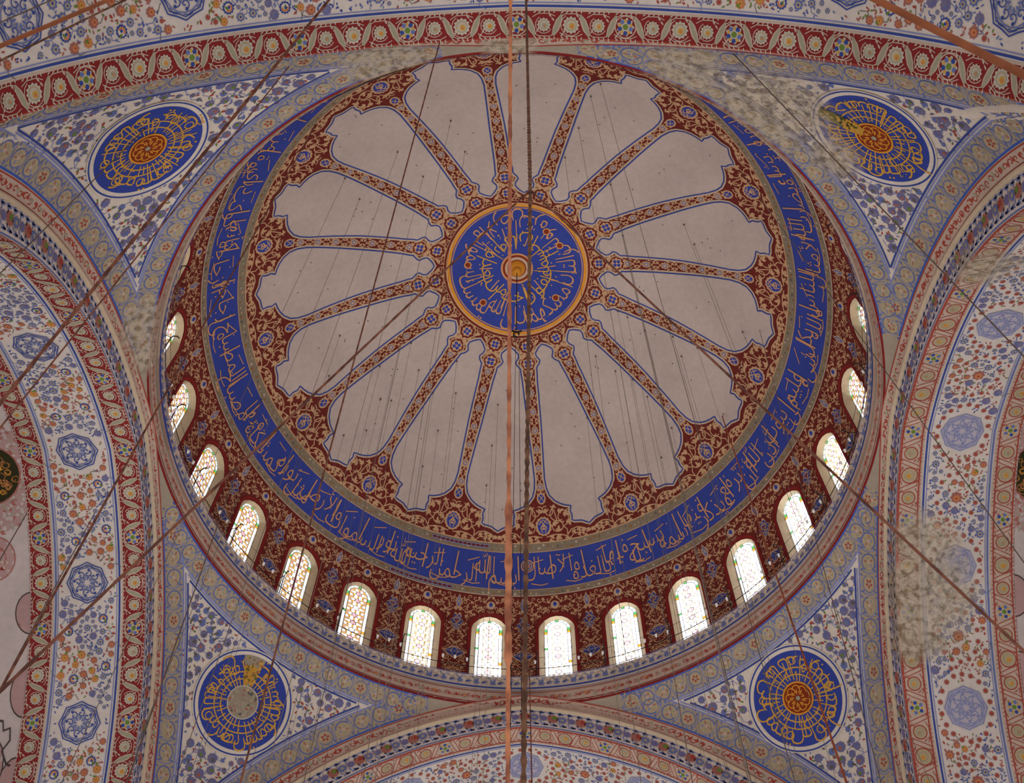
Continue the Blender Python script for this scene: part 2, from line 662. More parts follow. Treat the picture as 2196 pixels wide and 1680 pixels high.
        H.leaf(.66, -.6, -.3, .3, 'ochre')
        H.line([(.36, -.9), (.5, -.7), (.56, -.42), (.6, -.2)], W, 'ochre')
        H.leaf(.44, -.9, .6, .22, 'ochre')
        H.leaf(1.1, -.2, 1.3, .34, 'ochre')
        H.line([(.86, .1), (1.05, .0), (1.14, -.2), (1.1, -.42)], W, 'ochre')
        H.line([(.86, .08), (1.02, .26), (1.02, .5), (.9, .68)], W, 'ochre')
        H.line([(.1, .5), (.4, .42), (.7, .44), (1.0, .56)], W * 1.2, 'ochre')
        H.leaf(.3, .42, 1.0, .26, 'ochre')
        H.leaf(.62, .44, 1.2, .28, 'ochre')
        H.leaf(.5, .6, .1, .3, 'ochre')
        H.leaf(.2, .68, .2, .3, 'ochre')
        H.leaf(.95, .66, .1, .26, 'ochre')
        H.line([(1.02, .5), (1.2, .3), (1.46, .24), (1.74, .34), (2.02, .56)], W * 1.3, 'ochre')
        H.line([(1.1, .7), (1.3, .5), (1.56, .5), (1.8, .66)], W, 'ochre')
        H.leaf(1.26, .34, 1.0, .26, 'ochre')
        H.leaf(1.5, .28, 1.2, .26, 'ochre')
        H.leaf(1.74, .36, 1.7, .3, 'ochre')
        H.leaf(1.5, .52, 1.1, .2, 'ochre')
        H.leaf(2.02, .42, 2.4, .26, 'ochre')
        H.leaf(1.9, .72, 3.0, .3, 'ochre')
    return pt.build('painted_spoke', parent)


def panel(k, parent):
    az = PH_S + k * radians(22.5)
    f = dome_map(az)
    pt = Paint()
    # pale field
    ths = []
    t = PROF[0][0]
    for (a, x), (b, y) in zip(PROF, PROF[1:]):
        n = max(1, int((b - a) / .8 + .5))
        for i in range(n):
            ths.append(a + (b - a) * i / n)
    ths.append(PROF[-1][0])
    h = 6 * LAY
    b0 = len(pt.v)
    nc = 9
    for th in ths:
        w = max(.004, halfw(th))
        for i in range(nc):
            pt.v.append(f(w * (2 * i / (nc - 1) - 1), th * D2, h))
    s = pt.slot('plaster')
    for i in range(len(ths) - 1):
        for j in range(nc - 1):
            pt.f.append((b0 + i * nc + j, b0 + i * nc + j + 1, b0 + (i + 1) * nc + j + 1, b0 + (i + 1) * nc + j)); pt.m.append(s)
    out = [(halfw(t) if 0 < i < len(ths) - 1 else 0, t * D2) for i, t in enumerate(ths)]
    loop = out + [(-x, y) for x, y in out[-2:0:-1]]

    def offs(d):
        r = []
        n = len(loop)
        for i in range(n):
            a = loop[i - 1]; c = loop[(i + 1) % n]
            dx, dy = c[0] - a[0], c[1] - a[1]
            l = hypot(dx, dy) or 1
            r.append((loop[i][0] + dy / l * d, loop[i][1] - dx / l * d))
        return r
    P = Pen(pt, f, lay=5)
    P.line(offs(.09), .07, 'cream', 0, close=True)
    P.line(offs(.02), .055, 'dkblue', 2, close=True)
    # iron pegs
    rnd = random.Random(k + 5)
    for i in range(6):
        th = rnd.uniform(24, 50); u = rnd.uniform(-.7, .7) * halfw(th)
        P.disc(u, th * D2, .028, 'nail', 3, n=6)
    return pt.build('pale_panel', parent)


for k in range(16):
    spoke(k, dome)
    panel(k, dome)


# central medallion -----------------------------------------------------------
def medal_map(u, v, h=0.0):      # u, v metres in the plane of the zenith (v towards +y)
    rho = hypot(u, v)
    return dome_pt(atan2(u, v), rho / RD, h)


def ring_text_map(base, r_of):
    """x along the circle (metres at radius r_of), y from the outer radius inwards"""
    def f(x, y, h=0.0):
        r = r_of - y
        a = x / r_of
        return base(r * sin(a), r * cos(a), h)
    return f


VERSE_FATIR = 'إن الله يمسك السموات والأرض أن تزولا ولئن زالتا إن أمسكهما من أحد من بعده إنه كان حليما غفورا'.split()
pt = Paint()
rm = 13.8 * D2
P = Pen(pt, medal_map, lay=3)


def annulus(P, r0, r1, m, lay, n=72, nr=1):
    pt = P.p
    b = len(pt.v); kk = pt.slot(m)
    for j in range(nr + 1):
        r = r0 + (r1 - r0) * j / nr
        for i in range(n):
            a = 2 * pi * i / n
            pt.v.append(P.P(r * sin(a), r * cos(a), lay))
    for j in range(nr):
        for i in range(n):
            i2 = (i + 1) % n
            pt.f.append((b + j * n + i, b + j * n + i2, b + (j + 1) * n + i2, b + (j + 1) * n + i)); pt.m.append(kk)


annulus(P, 0.02, rm, 'blue', 0, nr=8)
annulus(P, rm - .19, rm, 'bossgold', 1)
annulus(P, rm, rm + .09, 'maroon', 1)
annulus(P, rm - .06, rm - .02, 'cream', 2)
annulus(P, rm - .27, rm - .23, 'gold', 1)
TM = ring_text_map(medal_map, rm - .42)
n_w = len(VERSE_FATIR)
tot = sum(word_mesh(w)[2] + .1 for w in VERSE_FATIR)
half1 = VERSE_FATIR[:12]; half2 = VERSE_FATIR[12:]
t1 = sum(word_mesh(w)[2] * .8 + .1 for w in half1)
write_words(pt, TM, half1, 0, 2 * pi * (rm - .42) / t1, 1.2, .10, 'gold', 9, gap=.1, adv=.8, bump=.3)
R2 = 1.55
TM2 = ring_text_map(medal_map, R2)
t2 = sum(word_mesh(w)[2] * .85 + .1 for w in half2)
write_words(pt, TM2, half2, .6, 2 * pi * R2 / t2, .95, .0, 'goldbright', 10, gap=.1, adv=.85, bump=.15)
rnd = random.Random(2)
for i in range(40):        # long upright strokes and small marks of the script
    a = i * 2 * pi / 40 + rnd.uniform(-.05, .05)
    if i % 2 == 0:
        r0 = rnd.uniform(.85, 1.1); r1 = r0 + rnd.uniform(.5, 1.1)
        b = a + rnd.uniform(-.1, .1)
        P.line([(r0 * sin(a), r0 * cos(a)), (r1 * sin(b), r1 * cos(b))], .045, 'gold' if i % 4 else 'goldbright', 4)
    else:
        r0 = rnd.uniform(1.3, 2.5)
        P.disc(r0 * sin(a), r0 * cos(a), .04, 'gold', 4, n=4)
for a in (.9, 2.1, 4.6, 2.5, 5.5):
    r = 2.15
    P.disc(r * sin(a), r * cos(a), .17, 'gold', 5, n=9)
    P.disc(r * sin(a), r * cos(a), .12, 'bossred', 6, n=9)
annulus(P, .62, .70, 'gold', 6)
annulus(P, .52, .62, 'bossred', 6)
annulus(P, .40, .52, 'cream', 7)
annulus(P, 0.02, .40, 'bossred', 7)
annulus(P, .30, .35, 'bossgold', 8)
med = pt.build('calligraphy_medallion', dome)
med['label'] = 'round blue centre of the dome with gold lettering'

# inscription band -------------------------------------------------------------
VERSE_NUR = ('بسم الله الرحمن الرحيم الله نور السموات والأرض مثل نوره كمشكاة فيها مصباح المصباح في زجاجة الزجاجة كأنها كوكب دري يوقد من شجرة '
             'مباركة زيتونة لا شرقية ولا غربية يكاد زيتها يضيء ولو لم تمسسه نار نور على نور يهدي الله لنوره من يشاء ويضرب الله الأمثال للناس '
             'والله بكل شيء عليم في بيوت أذن الله أن ترفع ويذكر فيها اسمه يسبح له فيها بالغدو والآصال').split()
pt = Paint()


def band(pt, t0, t1, m, h=0.0, n=224, nv=4):
    pt.grid(lambda a, t: dome_pt(a, t, h), [2 * pi * i / n for i in range(n + 1)], [radians(t0 + (t1 - t0) * j / nv) for j in range(nv + 1)], m)


band(pt, 57.3, 65.1, 'blue', .012)
band(pt, 55.4, 57.35, 'band_tan', .014, nv=1)
band(pt, 65.05, 66.45, 'band_tan', .014, nv=1)
band(pt, 55.3, 55.55, 'ochre', .018, nv=1)
band(pt, 57.2, 57.35, 'ochre', .018, nv=1)
band(pt, 65.0, 65.12, 'ochre', .018, nv=1)
band(pt, 66.3, 66.5, 'cream', .018, nv=1)
RB = RD * sin(radians(62.6))


def band_map(x, y, h=0.0):
    return dome_pt(x / RB, radians(64.4) - y / RD, h)


tot = sum(word_mesh(w)[2] * .74 + .12 for w in VERSE_NUR)
kx = (2 * pi * RB - .9) / tot
write_words(pt, band_map, VERSE_NUR, -.15, kx, 1.22, .10, 'gold', 9, gap=.12, adv=.74, bump=.42)
rnd = random.Random(4)
Pb = Pen(pt, band_map, lay=8)
for i in range(150):
    x = i * 2 * pi * RB / 150 + rnd.uniform(-.1, .1)
    if i % 3 == 0:
        Pb.line([(x, .28), (x + rnd.choice((-.05, .0, .05)), 1.42)], .055, 'gold')
    elif i % 3 == 1:
        Pb.line([(x, rnd.uniform(.9, 1.3)), (x + .5, rnd.uniform(1.2, 1.4))], .04, 'gold')
    else:
        Pb.disc(x, rnd.uniform(.2, 1.3), .04, 'gold', n=4)
        Pb.line([(x - .4, .12), (x, .02), (x + .3, .08)], .045, 'gold')
# small rosette that opens the inscription
x0 = .32
for r, w, m in ((.27, .05, 'gold'), (.18, .04, 'cream'), (.09, .05, 'gold')):
    Pb.ring(x0, .95, r, w, m, 2)
# speckled ornament in the two narrow borders
for i in range(330):
    a = i * 2 * pi * RB / 330
    for y, amp in ((2.0 * D2 * 0 + (64.4 - 56.4) * D2, .1), ((64.4 - 65.8) * D2, .06)):
        Pb.disc(a, y + rnd.uniform(-amp, amp), rnd.uniform(.03, .07), rnd.choice(('band_dot', 'ochre', 'olive', 'twig', 'band_dot', 'cream')), 1, n=5)
# a cleaned length of border near the start shows its original chain of red links
for i in range(13):
    for th, a0 in ((56.3, -20), (65.8, -27)):
        a = radians(a0) + radians(i * 1.02)
        x = a * RB; y = (64.4 - th) * D2
        Pb.disc(x, y, .14, 'palerblue', 3, ry=.10, n=8)
        Pb.disc(x, y, .10, 'maroon', 4, ry=.06, n=8)
ib = pt.build('inscription_band', dome)
ib['label'] = 'blue ring band with a gold Arabic inscription'

# ================================================================== 2. DRUM OF WINDOWS
WC = 2.4          # centre height used to unroll a bay
HW, ZSP, ZTOP, ZB = .74, 3.44, 4.18, .35
GW, GSP, GTOP, GB = .535, 3.80, 4.37, .25
RG = 12.52
RW = 12.25       # the drum wall stands upright below the curve of the shell


def drum_r(z):
    return min(RW, sqrt(max(.1, RD * RD - z * z)))


def drum_pt(az, z, h=0.0):
    r = drum_r(z) - h
    return (r * sin(az), r * cos(az), z)


def hole_r(an, hw, zs, zt, zb, zc):
    """distance from (0, zc) to the outline of a round-headed opening in direction an"""
    lo, hi = 0.0, 5.0
    for _ in range(30):
        m = (lo + hi) / 2
        x = m * cos(an); z = zc + m * sin(an)
        if z <= zs:
            ins = abs(x) < hw and z > zb
        else:
            ins = (x / hw) ** 2 + ((z - zs) / (zt - zs)) ** 2 < 1
        if ins: lo = m
        else: hi = m
    return lo


ZDT = RD * cos(radians(66.4))
HBAY = pi / NW
ANG = sorted([2 * pi * i / 44 for i in range(44)] +
             [atan2(ZDT - WC, HBAY * 12.3), pi - atan2(ZDT - WC, HBAY * 12.3), 2 * pi - atan2(WC + .02, HBAY * 12.3), pi + atan2(WC + .02, HBAY * 12.3)] +
             [2 * pi - atan2(WC - ZB, HW), pi + atan2(WC - ZB, HW)])
HOLE = [(hole_r(a, HW, ZSP, ZTOP, ZB, WC)) for a in ANG]
GLS = [(hole_r(a, GW, GSP, GTOP, GB, WC)) for a in ANG]


def rect_r(a):
    c, s = cos(a), sin(a)
    r = 99
    if abs(c) > 1e-6: r = min(r, HBAY * 12.3 / abs(c))
    if s > 1e-6: r = min(r, (ZDT - WC) / s)
    if s < -1e-6: r = min(r, (WC + .02) / -s)
    return r


def bay_motifs(P):
    """P: u lateral from the window axis, v height; motifs of one bay (half piers on both sides)"""
    # dark border round the opening
    arc = [(-HW - .07, ZB)] + [(-HW - .07, z) for z in (1.2, 2.1, 3.0)]
    arc += [((HW + .07) * cos(a), ZSP + (ZTOP - ZSP + .09) * sin(a)) for a in [pi - i * pi / 14 for i in range(15)]]
    arc += [(HW + .07, z) for z in (3.0, 2.1, 1.2)] + [(HW + .07, ZB)]
    P.line(arc, .12, 'redline', 3)
    P.line([(0, 4.24), (.12, 4.34), (0, 4.5), (-.12, 4.34)], .05, 'maroon', 3, close=True)
    # blue drop over the window
    P.disc(0, 4.68, .19, 'ochre', 3, n=12)
    P.disc(0, 4.68, .14, 'lacecream', 4, n=12)
    P.petal(0, 4.60, pi / 2, .22, .17, 'blue', 5)
    hb = HBAY * 12.1
    for sx in (-1, 1):
        H = P.at(0, 0, mirror=sx < 0)
        # half motifs on the pier axis
        u = hb
        H.poly([(u, 5.05), (u - .14, 4.72), (u - .09, 4.5), (u, 4.35)], 'ochre', 3)
        H.poly([(u, 4.98), (u - .09, 4.72), (u - .05, 4.52), (u, 4.46)], 'softblue', 4)
        H.poly([(u, 4.84), (u - .04, 4.7), (u, 4.58)], 'ochre', 5)
        for (x, z, r) in ((.06, 4.04, .08), (.15, 3.92, .08), (.2, 3.78, .08), (.06, 3.86, .08), (.1, 3.66, .09), (.1, 3.44, .07), (.03, 3.52, .06), (.03, 3.3, .06)):
            H.disc(u - x, z, r + .035, 'ochre', 2, n=7)
            H.disc(u - x, z, r, 'dkblue' if r > .065 else 'softblue', 4, n=6)
        H.line([(u, 4.1), (u - .12, 3.82), (u, 3.6), (u - .12, 3.42)], .028, 'ochre', 5)
        H.line([(u - .26, 3.8), (u - .06, 3.96)], .028, 'ochre', 5)
        H.disc(u - .02, 3.82, .045, 'rust', 6, n=5)
        H.poly([(u, 2.2), (u - .24, 2.0), (u - .48, 1.86), (u - .28, 1.62), (u, 1.40)], 'ochre', 3)
        H.poly([(u, 2.13), (u - .22, 1.96), (u - .40, 1.86), (u - .24, 1.68), (u, 1.47)], 'dkblue', 4)
        H.line([(u, 2.12), (u - .16, 1.86), (u, 1.5)], .03, 'ochre', 5)
        H.line([(u - .4, 1.86), (u, 1.84)], .03, 'ochre', 5)
        H.disc(u - .04, 1.84, .06, 'softblue', 6, n=6)
        # arabesque filling
        rnd = random.Random(7)
        taken = []

        def ok(x, z, d):
            if x < HW + .2 and z < ZSP: return False
            if z >= ZSP and ((x / (HW + .2)) ** 2 + ((z - ZSP) / (ZTOP - ZSP + .22)) ** 2) < 1: return False
            if hypot(x, z - 4.68) < .24: return False
            for a, b in taken:
                if hypot(x - a, z - b) < d: return False
            return True
        tries = 0
        while tries < 1500:
            tries += 1
            x = rnd.uniform(.02, hb - .02); z = rnd.uniform(.1, 5.02)
            if ok(x, z, .125):
                taken.append((x, z))
                a = rnd.uniform(0, 2 * pi)
                q = rnd.random()
                if q < .3:
                    H.spiral(x, z, .10, a, .9, .03, 'ochre', rnd.choice((0, 1)))
                elif q < .75:
                    H.leaf(x, z, a, .17, 'ochre', rnd.choice((0, 1)))
                else:
                    H.line([(x, z), (x + .1 * cos(a), z + .1 * sin(a)), (x + .2 * cos(a + .6), z + .2 * sin(a + .6))], .035, 'ochre', 0)
        # vine lines
        H.line([(.1, 4.98), (.3, 4.8), (.5, 4.9), (.75, 4.75), (1.0, 4.88), (1.25, 4.7)], .03, 'ochre', 1)
        H.line([(.28, 4.5), (.5, 4.35), (.72, 4.45), (.95, 4.25), (1.2, 4.4)], .03, 'ochre', 1)
        H.line([(HW + .18, .3), (hb, 1.0), (HW + .18, 1.6), (hb, 2.4), (HW + .18, 3.0), (hb - .1, 3.5)], .03, 'ochre', 1)


def drum_bay(k, parent):
    az0 = (k + .5) * 2 * pi / NW + PH_W
    pt = Paint()
    rings = 6
    b = len(pt.v)
    n = len(ANG)
    for j in range(rings + 1):
        t = j / rings
        for a, hr in zip(ANG, HOLE):
            r = hr + (rect_r(a) - hr) * t
            x = r * cos(a); z = WC + r * sin(a)
            az = x / (12.3 if t == 1 else (12.3 * t + (1 - t) * drum_r(z)))
            pt.v.append(drum_pt(az0 + az, z))
    kk = pt.slot('maroon')
    for j in range(rings):
        for i in range(n):
            i2 = (i + 1) % n
            pt.f.append((b + j * n + i, b + j * n + i2, b + (j + 1) * n + i2, b + (j + 1) * n + i)); pt.m.append(kk)

    def f2(u, v, h=0.0):
        # lateral scale blends from true width at the opening to the bay angle at the pier axis
        t = min(1, max(0, (abs(u) - HW) / (HBAY * 12.1 - HW)))
        r = drum_r(v) * (1 - t) + 12.1 * t
        return drum_pt(az0 + u / r, min(v, ZDT), h)
    bay_motifs(Pen(pt, f2, lay=1))
    o = pt.build('drum_pier_painting', parent)
    return az0


def stained_window(k, az0):
    """splayed plaster reveal as the window itself; lead and coloured panes are its parts"""
    cx, cy = sin(az0), cos(az0)

    def G(x, z, h=0.0):       # on the vertical glass plane
        rr = RG - h
        return (rr * cx + x * cy, rr * cy - x * cx, z)
    pt = Paint()
    n = len(ANG)
    b = 0
    for t in (0, 1):
        for a, hr, gr in zip(ANG, HOLE, GLS):
            if t == 0:
                x = hr * cos(a); z = WC + hr * sin(a)
                pt.v.append(drum_pt(az0 + x / drum_r(z), z))
            else:
                x = gr * cos(a); z = WC + gr * sin(a)
                pt.v.append(G(x, z, -.04))
    kk = pt.slot('revealcream')
    for i in range(n):
        i2 = (i + 1) % n
        pt.f.append((i, i2, n + i2, n + i)); pt.m.append(kk)
    w = pt.build('window_%d' % (k + 1), None)
    kd = (k + 14) % NW - 14
    tag(w, kind='structure')
    # sky brightness behind this window (the sun side burns out)
    s = {-7: 1.7, -6: 1.7, -5: 2.1, -4: 2.0, -3: 2.4, -2: 3.4, -1: 4.2, 0: 4.4, 1: 4.4, 2: 4.2, 3: 4.2, 4: 4.0, 5: 3.4, 6: 2.6, 7: 2.0}.get(kd, 2.0)
    sn = '%g' % s
    ew = emis('sky_through_clear_glass_' + sn, (1, 1, 1), s)
    ewb = emis('sky_through_bluish_glass_' + sn, (.72, .9, 1), min(s, 2.6) * .8)
    ey = emis('sky_through_amber_glass_' + sn, (1, .5, .03), min(1.6, .75 + s * .09))
    eg = emis('sky_through_green_glass_' + sn, (.16, .8, .22), min(1.3, .6 + s * .06))
    ep = emis('sky_through_pink_glass_' + sn, (1, .55, .62), s * (.42 if s < 3 else .5))
    ey2 = emis('sky_through_light_amber_glass_' + sn, (1, .5, .06) if s < 3 else ((1, .6, .2) if s < 4 else (1, .72, .42)), .95 if s < 3 else s * .45)
    lead = mat('lead_came', (52, 44, 44), .6, True)
    eb = emis('amber_ground_glass_' + sn, (1, .58, .24) if s < 3 else ((1, .74, .5) if s < 4 else (1, .94, .9)), .75 if s < 3 else s * .5)
    g = Paint()
    g.ml = [ew, ewb, ey, eg, ep, eb, lead, ey2]
    g.slots = {'w': 0, 'b': 1, 'y': 2, 'g': 3, 'p': 4, 'n': 5, 'L': 6, 'k': 7}
    Q = Pen(g, lambda u, v, h=0.0: G(u, v, h), lay=2)
    gap = .011
    bw = .125
    xi = GW - bw
    # side borders: cells stacked upwards
    for sx in (-1, 1):
        z = GB + .02
        seq = [('w', .40), ('y', .13), ('w', .17), ('w', .42), ('y' if sx > 0 else 'b', .13), ('w', .20), ('w', .42), ('g' if sx < 0 else 'b', .10), ('w', .36), ('w', .36), ('y', .13), ('g', .14)]
        tot = sum(q[1] for q in seq)
        sc = (GSP - z) / tot
        for m, hh in seq:
            hh *= sc
            a, c = (xi + gap, GW - gap)
            Q.poly([(sx * a, z + gap), (sx * c, z + gap), (sx * c, z + hh - gap), (sx * a, z + hh - gap)], m)
            z += hh
    # arched border
    arcm = ['b', 'b', 'b', 'g', 'b', 'b', 'b']
    wts = [1, 1, 1, .55, 1, 1, 1]
    tot = sum(wts); a = 0.0
    for m, q in zip(arcm, wts):
        a1 = a + pi * q / tot
        pp = []
        for i in range(4):
            t = a + .03 + (a1 - a - .06) * i / 3
            pp.append(((GW - gap) * cos(t), GSP + (GTOP - GSP - gap) * sin(t)))
        for i in range(3, -1, -1):
            t = a + .03 + (a1 - a - .06) * i / 3
            pp.append(((xi + gap) * cos(t), GSP + (GTOP - GSP - bw + gap) * sin(t)))
        Q.poly(pp, m if s < 5 or m == 'g' else 'w')
        a = a1
    # interior: big hexagons, round clear pieces and amber diamonds
    xin = xi - .02
    Q.poly([(-xi + .012, GB + .02), (xi - .012, GB + .02)] + [((xi - .012) * cos(a), GSP + (GTOP - GSP - bw - .012) * sin(a)) for a in [pi * i / 14 for i in range(15)]], 'n', -1)

    def cell(x, z, r, m, n=8, rot=0.0):
        Q.disc(x, z, r + .019, 'L', 0, n=n, rot=rot)
        Q.disc(x, z, r, m, 1, n=n, rot=rot)

    def inside(x, z, r):
        if z < GB + r: return False
        if z <= GSP: return abs(x) + r <= xin + .01
        return ((abs(x) + r * .7) / xin) ** 2 + ((z - GSP + r * .7) / (GTOP - GSP - bw - .01)) ** 2 < 1
    z = GTOP - bw - .36
    row = 0
    while z > GB - .1:
        hexm = 'p' if row % 3 != 2 else 'w'
        if inside(0, z, .1):
            cell(0, z, .115, hexm, n=6, rot=pi / 6)
        for sx in (-1, 1):
            for k2 in range(3):
                an = radians(-60 + 60 * k2) if sx > 0 else radians(120 + 60 * k2)
                x2, z2 = .2 * cos(an), z + .2 * sin(an)
                if inside(x2, z2, .05): cell(x2, z2, .075, 'w', n=8)
                x3, z3 = .2 * cos(an + pi / 6), z + .2 * sin(an + pi / 6)
                if k2 < 2 and inside(x3, z3, .03): cell(x3, z3, .05, 'k', n=4, rot=an)
            if inside(sx * .3, z + .02, .05): cell(sx * .31, z, .05, 'p' if row % 2 else 'w', n=4)
            if inside(sx * .3, z + .24, .03): cell(sx * .315, z + .24, .072, 'w', n=6)
            if inside(sx * .22, z + .31, .03): cell(sx * .215, z + .3, .045, 'k', n=4)
        for x2, z2, r, m, nn in ((0, z + .2, .05, 'k', 4), (0, z - .2, .05, 'k', 4)):
            if inside(x2, z2, r): cell(x2, z2, r, m, n=nn)
        z -= .46
        row += 1
    gp = g.build('stained_panes', w)
    lp = Paint()
    lp.slots = {'lead': 0}; lp.ml = [lead]
    lp.face([G((gr + .02) * cos(a), WC + (gr + .02) * sin(a), -.012) for a, gr in zip(ANG, GLS)], 'lead')
    lp.build('lead_lattice', w)
    return w


for k in range(NW):
    az0 = drum_bay(k, dome)
    w = stained_window(k, az0)

# ================================================================== 3. RING CORNICE
ring = Paint()
NA = 168
for (r0, z0, r1, z1, m) in [(12.3, 0.02, 11.75, .02, 'chaintan'), (11.75, .02, 11.72, -.02, 'cream'), (11.72, -.02, 11.75, -.6, 'fieldwhite'), (11.75, -.6, 11.68, -.64, 'cream'),
                            (11.68, -.64, 11.68, -.74, 'softblue'), (11.68, -.74, 11.74, -.78, 'cream'), (11.74, -.78, 11.76, -.9, 'chaintan'),
                            (11.76, -.9, 11.83, -1.4, 'lacecream'), (11.83, -1.4, 11.81, -1.47, 'redline'), (11.81, -1.47, 11.95, -1.5, 'redline')]:
    ring.grid(lambda a, t: ((r0 + (r1 - r0) * t) * sin(a), (r0 + (r1 - r0) * t) * cos(a), z0 + (z1 - z0) * t), [2 * pi * i / NA for i in range(NA + 1)], [0, 1], m)
RCY = 11.70
P = Pen(ring, cyl_map(RCY), lay=1)
nrep = 120
L = 2 * pi * RCY / nrep
rnd = random.Random(11)
for i in range(nrep):
    Q = P.at(i * L, 0)
    Q.line([(0, -.12), (.14, -.3), (.1, -.5)], .05, 'softblue', 1)
    Q.leaf(.16, -.5, 1.2 + rnd.uniform(-.4, .4), .3, 'softblue', 1)
    Q.line([(.3, -.12), (.44, -.3), (.58, -.14)], .04, 'tansoft', 1)
    Q.petal(.36, -.48, .6, .24, .09, 'dkblue', 2)
    Q.disc(.46, -.38, .08, 'tansoft', 1, n=6)
    Q.spiral(.26, -.2, .08, i * 1.3, .9, .03, 'palerblue', 2)
    Q.petal(.04, -.44, 2.2, .16, .06, 'tansoft', 2)
    Q.petal(.5, -.3, -1.0, .18, .06, 'softblue', 2)
    Q.petal(.56, -.5, 2.6, .14, .05, 'palerblue', 2)
    Q.disc(.08, -.22, .05, 'olive', 2, n=5)
P2 = Pen(ring, cyl_map(11.76), lay=2)
n2 = 260
L2 = 2 * pi * 11.76 / n2
for i in range(n2):
    Q = P2.at(i * L2, 0)
    Q.spiral(.08, -1.14, .10, rnd.uniform(0, 6), .9, .03, 'rust', 1)
    Q.leaf(.2, -1.22, rnd.uniform(.5, 2.5), .18, 'rust' if i % 3 else 'olive', 1)
    if i % 4 == 0: Q.disc(.2, -1.14, .07, 'orange', 2, n=6)
for a0, a1 in ((-101, -84), (-166, -153)):
    ring.grid(lambda a, t: (11.655 * sin(a), 11.655 * cos(a), -.64 - .16 * t), [radians(a0 + (a1 - a0) * i / 12) for i in range(13)], [0, 1], 'blue')
for z, w, m in ((-.02, .04, 'softblue'), (-.66, .07, 'dkblue'), (-.83, .03, 'softblue'), (-.93, .04, 'rust'), (-1.38, .05, 'redline')):
    ring.grid(lambda a, t: (11.66 * sin(a) if z > -1 else 11.78 * sin(a), 11.66 * cos(a) if z > -1 else 11.78 * cos(a), z - w * t), [2 * pi * i / NA for i in range(NA + 1)], [0, 1], m)
ro = ring.build('trim_1')
tag(ro, 'round painted cornice at the foot of the dome windows', kind='structure')


# ================================================================== 4. PENDENTIVES
def lace_strip(P, u0, u1, v0, v1, seed=1, keep=None):
    """narrow cream strip with red scrolls"""
    rnd = random.Random(seed)
    w = v1 - v0
    u = u0
    st = .27
    while u < u1:
        if keep is None or keep(u + .18, v0):
            for q in range(3):
                va, vb = v0 + w * q / 3, v0 + w * (q + 1) / 3
                P.poly([(u, va), (u + st / 2, va), (u + st / 2, vb), (u, vb)], 'lacecream', 0)
                P.poly([(u + st / 2, va), (u + st, va), (u + st, vb), (u + st / 2, vb)], 'lacecream', 0)
            P.poly([(u, v0), (u + st, v0), (u + st, v0 + .05), (u, v0 + .05)], 'redline', 2)
            P.poly([(u, v1 - .04), (u + st, v1 - .04), (u + st, v1), (u, v1)], 'rust', 2)
            m = v0 + w * .5
            P.spiral(u + .08, m, w * .26, rnd.uniform(0, 6), .9, .034, 'rust', 1)
            P.leaf(u + .19, m - .03, rnd.uniform(.3, 2.8), w * .42, 'rust' if rnd.random() < .7 else 'olive', 1)
        u += st


def chain_strip(P, u0, u1, v0, v1, keep=None, phase=0):
    """grey-tan border with a chain of blue ringed cartouches, every third one a red flower"""
    w = v1 - v0
    mid = (v0 + v1) / 2
    st = .62
    n0 = int(math.floor(u0 / st)); n1 = int(math.ceil(u1 / st))
    for i in range(n0, n1):
        u = i * st
        for (a, b) in ((u, u + st / 2), (u + st / 2, u + st)):
            for q in range(5):
                va, vb = v0 + w * q / 5, v0 + w * (q + 1) / 5
                if keep is None or keep((a + b) / 2, (va + vb) / 2, True):
                    P.poly([(a, va), (b, va), (b, vb), (a, vb)], 'chaintan', 0)
            if keep is None or keep((a + b) / 2, mid):
                P.poly([(a, v0), (b, v0), (b, v0 + .06), (a, v0 + .06)], 'brightblue', 1)
                P.poly([(a, v1 - .05), (b, v1 - .05), (b, v1), (a, v1)], 'palerblue', 1)
        if keep is not None and not keep(u + st / 2, mid):
            continue
        c = u + st / 2
        k = (i + phase) % 4
        r = w * .27
        if k == 0:
            for q in range(6):
                an = q * pi / 3
                P.disc(c + r * .6 * cos(an), mid + r * .6 * sin(an), r * .34, 'tansoft', 2, n=7)
            for q in range(5):
                P.disc(c + r * .42 * cos(q * 1.257), mid + r * .42 * sin(q * 1.257), r * .2, 'rust', 3, n=5)
            P.disc(c, mid, r * .16, 'tansoft', 4, n=5)
            P.ring(c, mid, r * 1.15, .025, 'softblue', 2, n=14)
        else:
            P.disc(c, mid, r, 'tansoft', 2, n=12, ry=r * 1.1)
            P.arc(c, mid, r * 1.1, 30, 170 if k == 1 else 330, .045, 'softblue', 3, ry=r * 1.2)
            P.ring(c, mid, r * .66, .02, 'olive', 3, n=10)
            for q in range(5):
                an = q * 1.257 + k
                P.petal(c + r * .2 * cos(an), mid + r * .2 * sin(an), an, r * .75, r * .22, ('olive', 'rose', 'palerblue')[q % 3], 3)
            P.disc(c, mid, r * .28, 'lacecream', 3, n=6)
        for sg in (-1, 1):
            P.petal(c + st * .32, mid + sg * w * .22, 1.3 * sg, w * .22, .06, 'softblue', 2)
            P.petal(c - st * .34, mid + sg * w * .30, 2.0 * sg, w * .18, .05, 'softblue', 2)
            P.petal(c, mid + sg * w * .40, .2, w * .2, .045, 'palerblue', 2)
            P.line([(c - st * .5, mid - w * .34 * sg), (c - st * .38, mid - .02), (c - st * .46, mid + w * .3 * sg)], .03, 'tansoft', 2)
            P.line([(c + st * .42, mid - w * .3 * sg), (c + st * .52, mid), (c + st * .44, mid + w * .3 * sg)], .025, 'palerblue', 1)


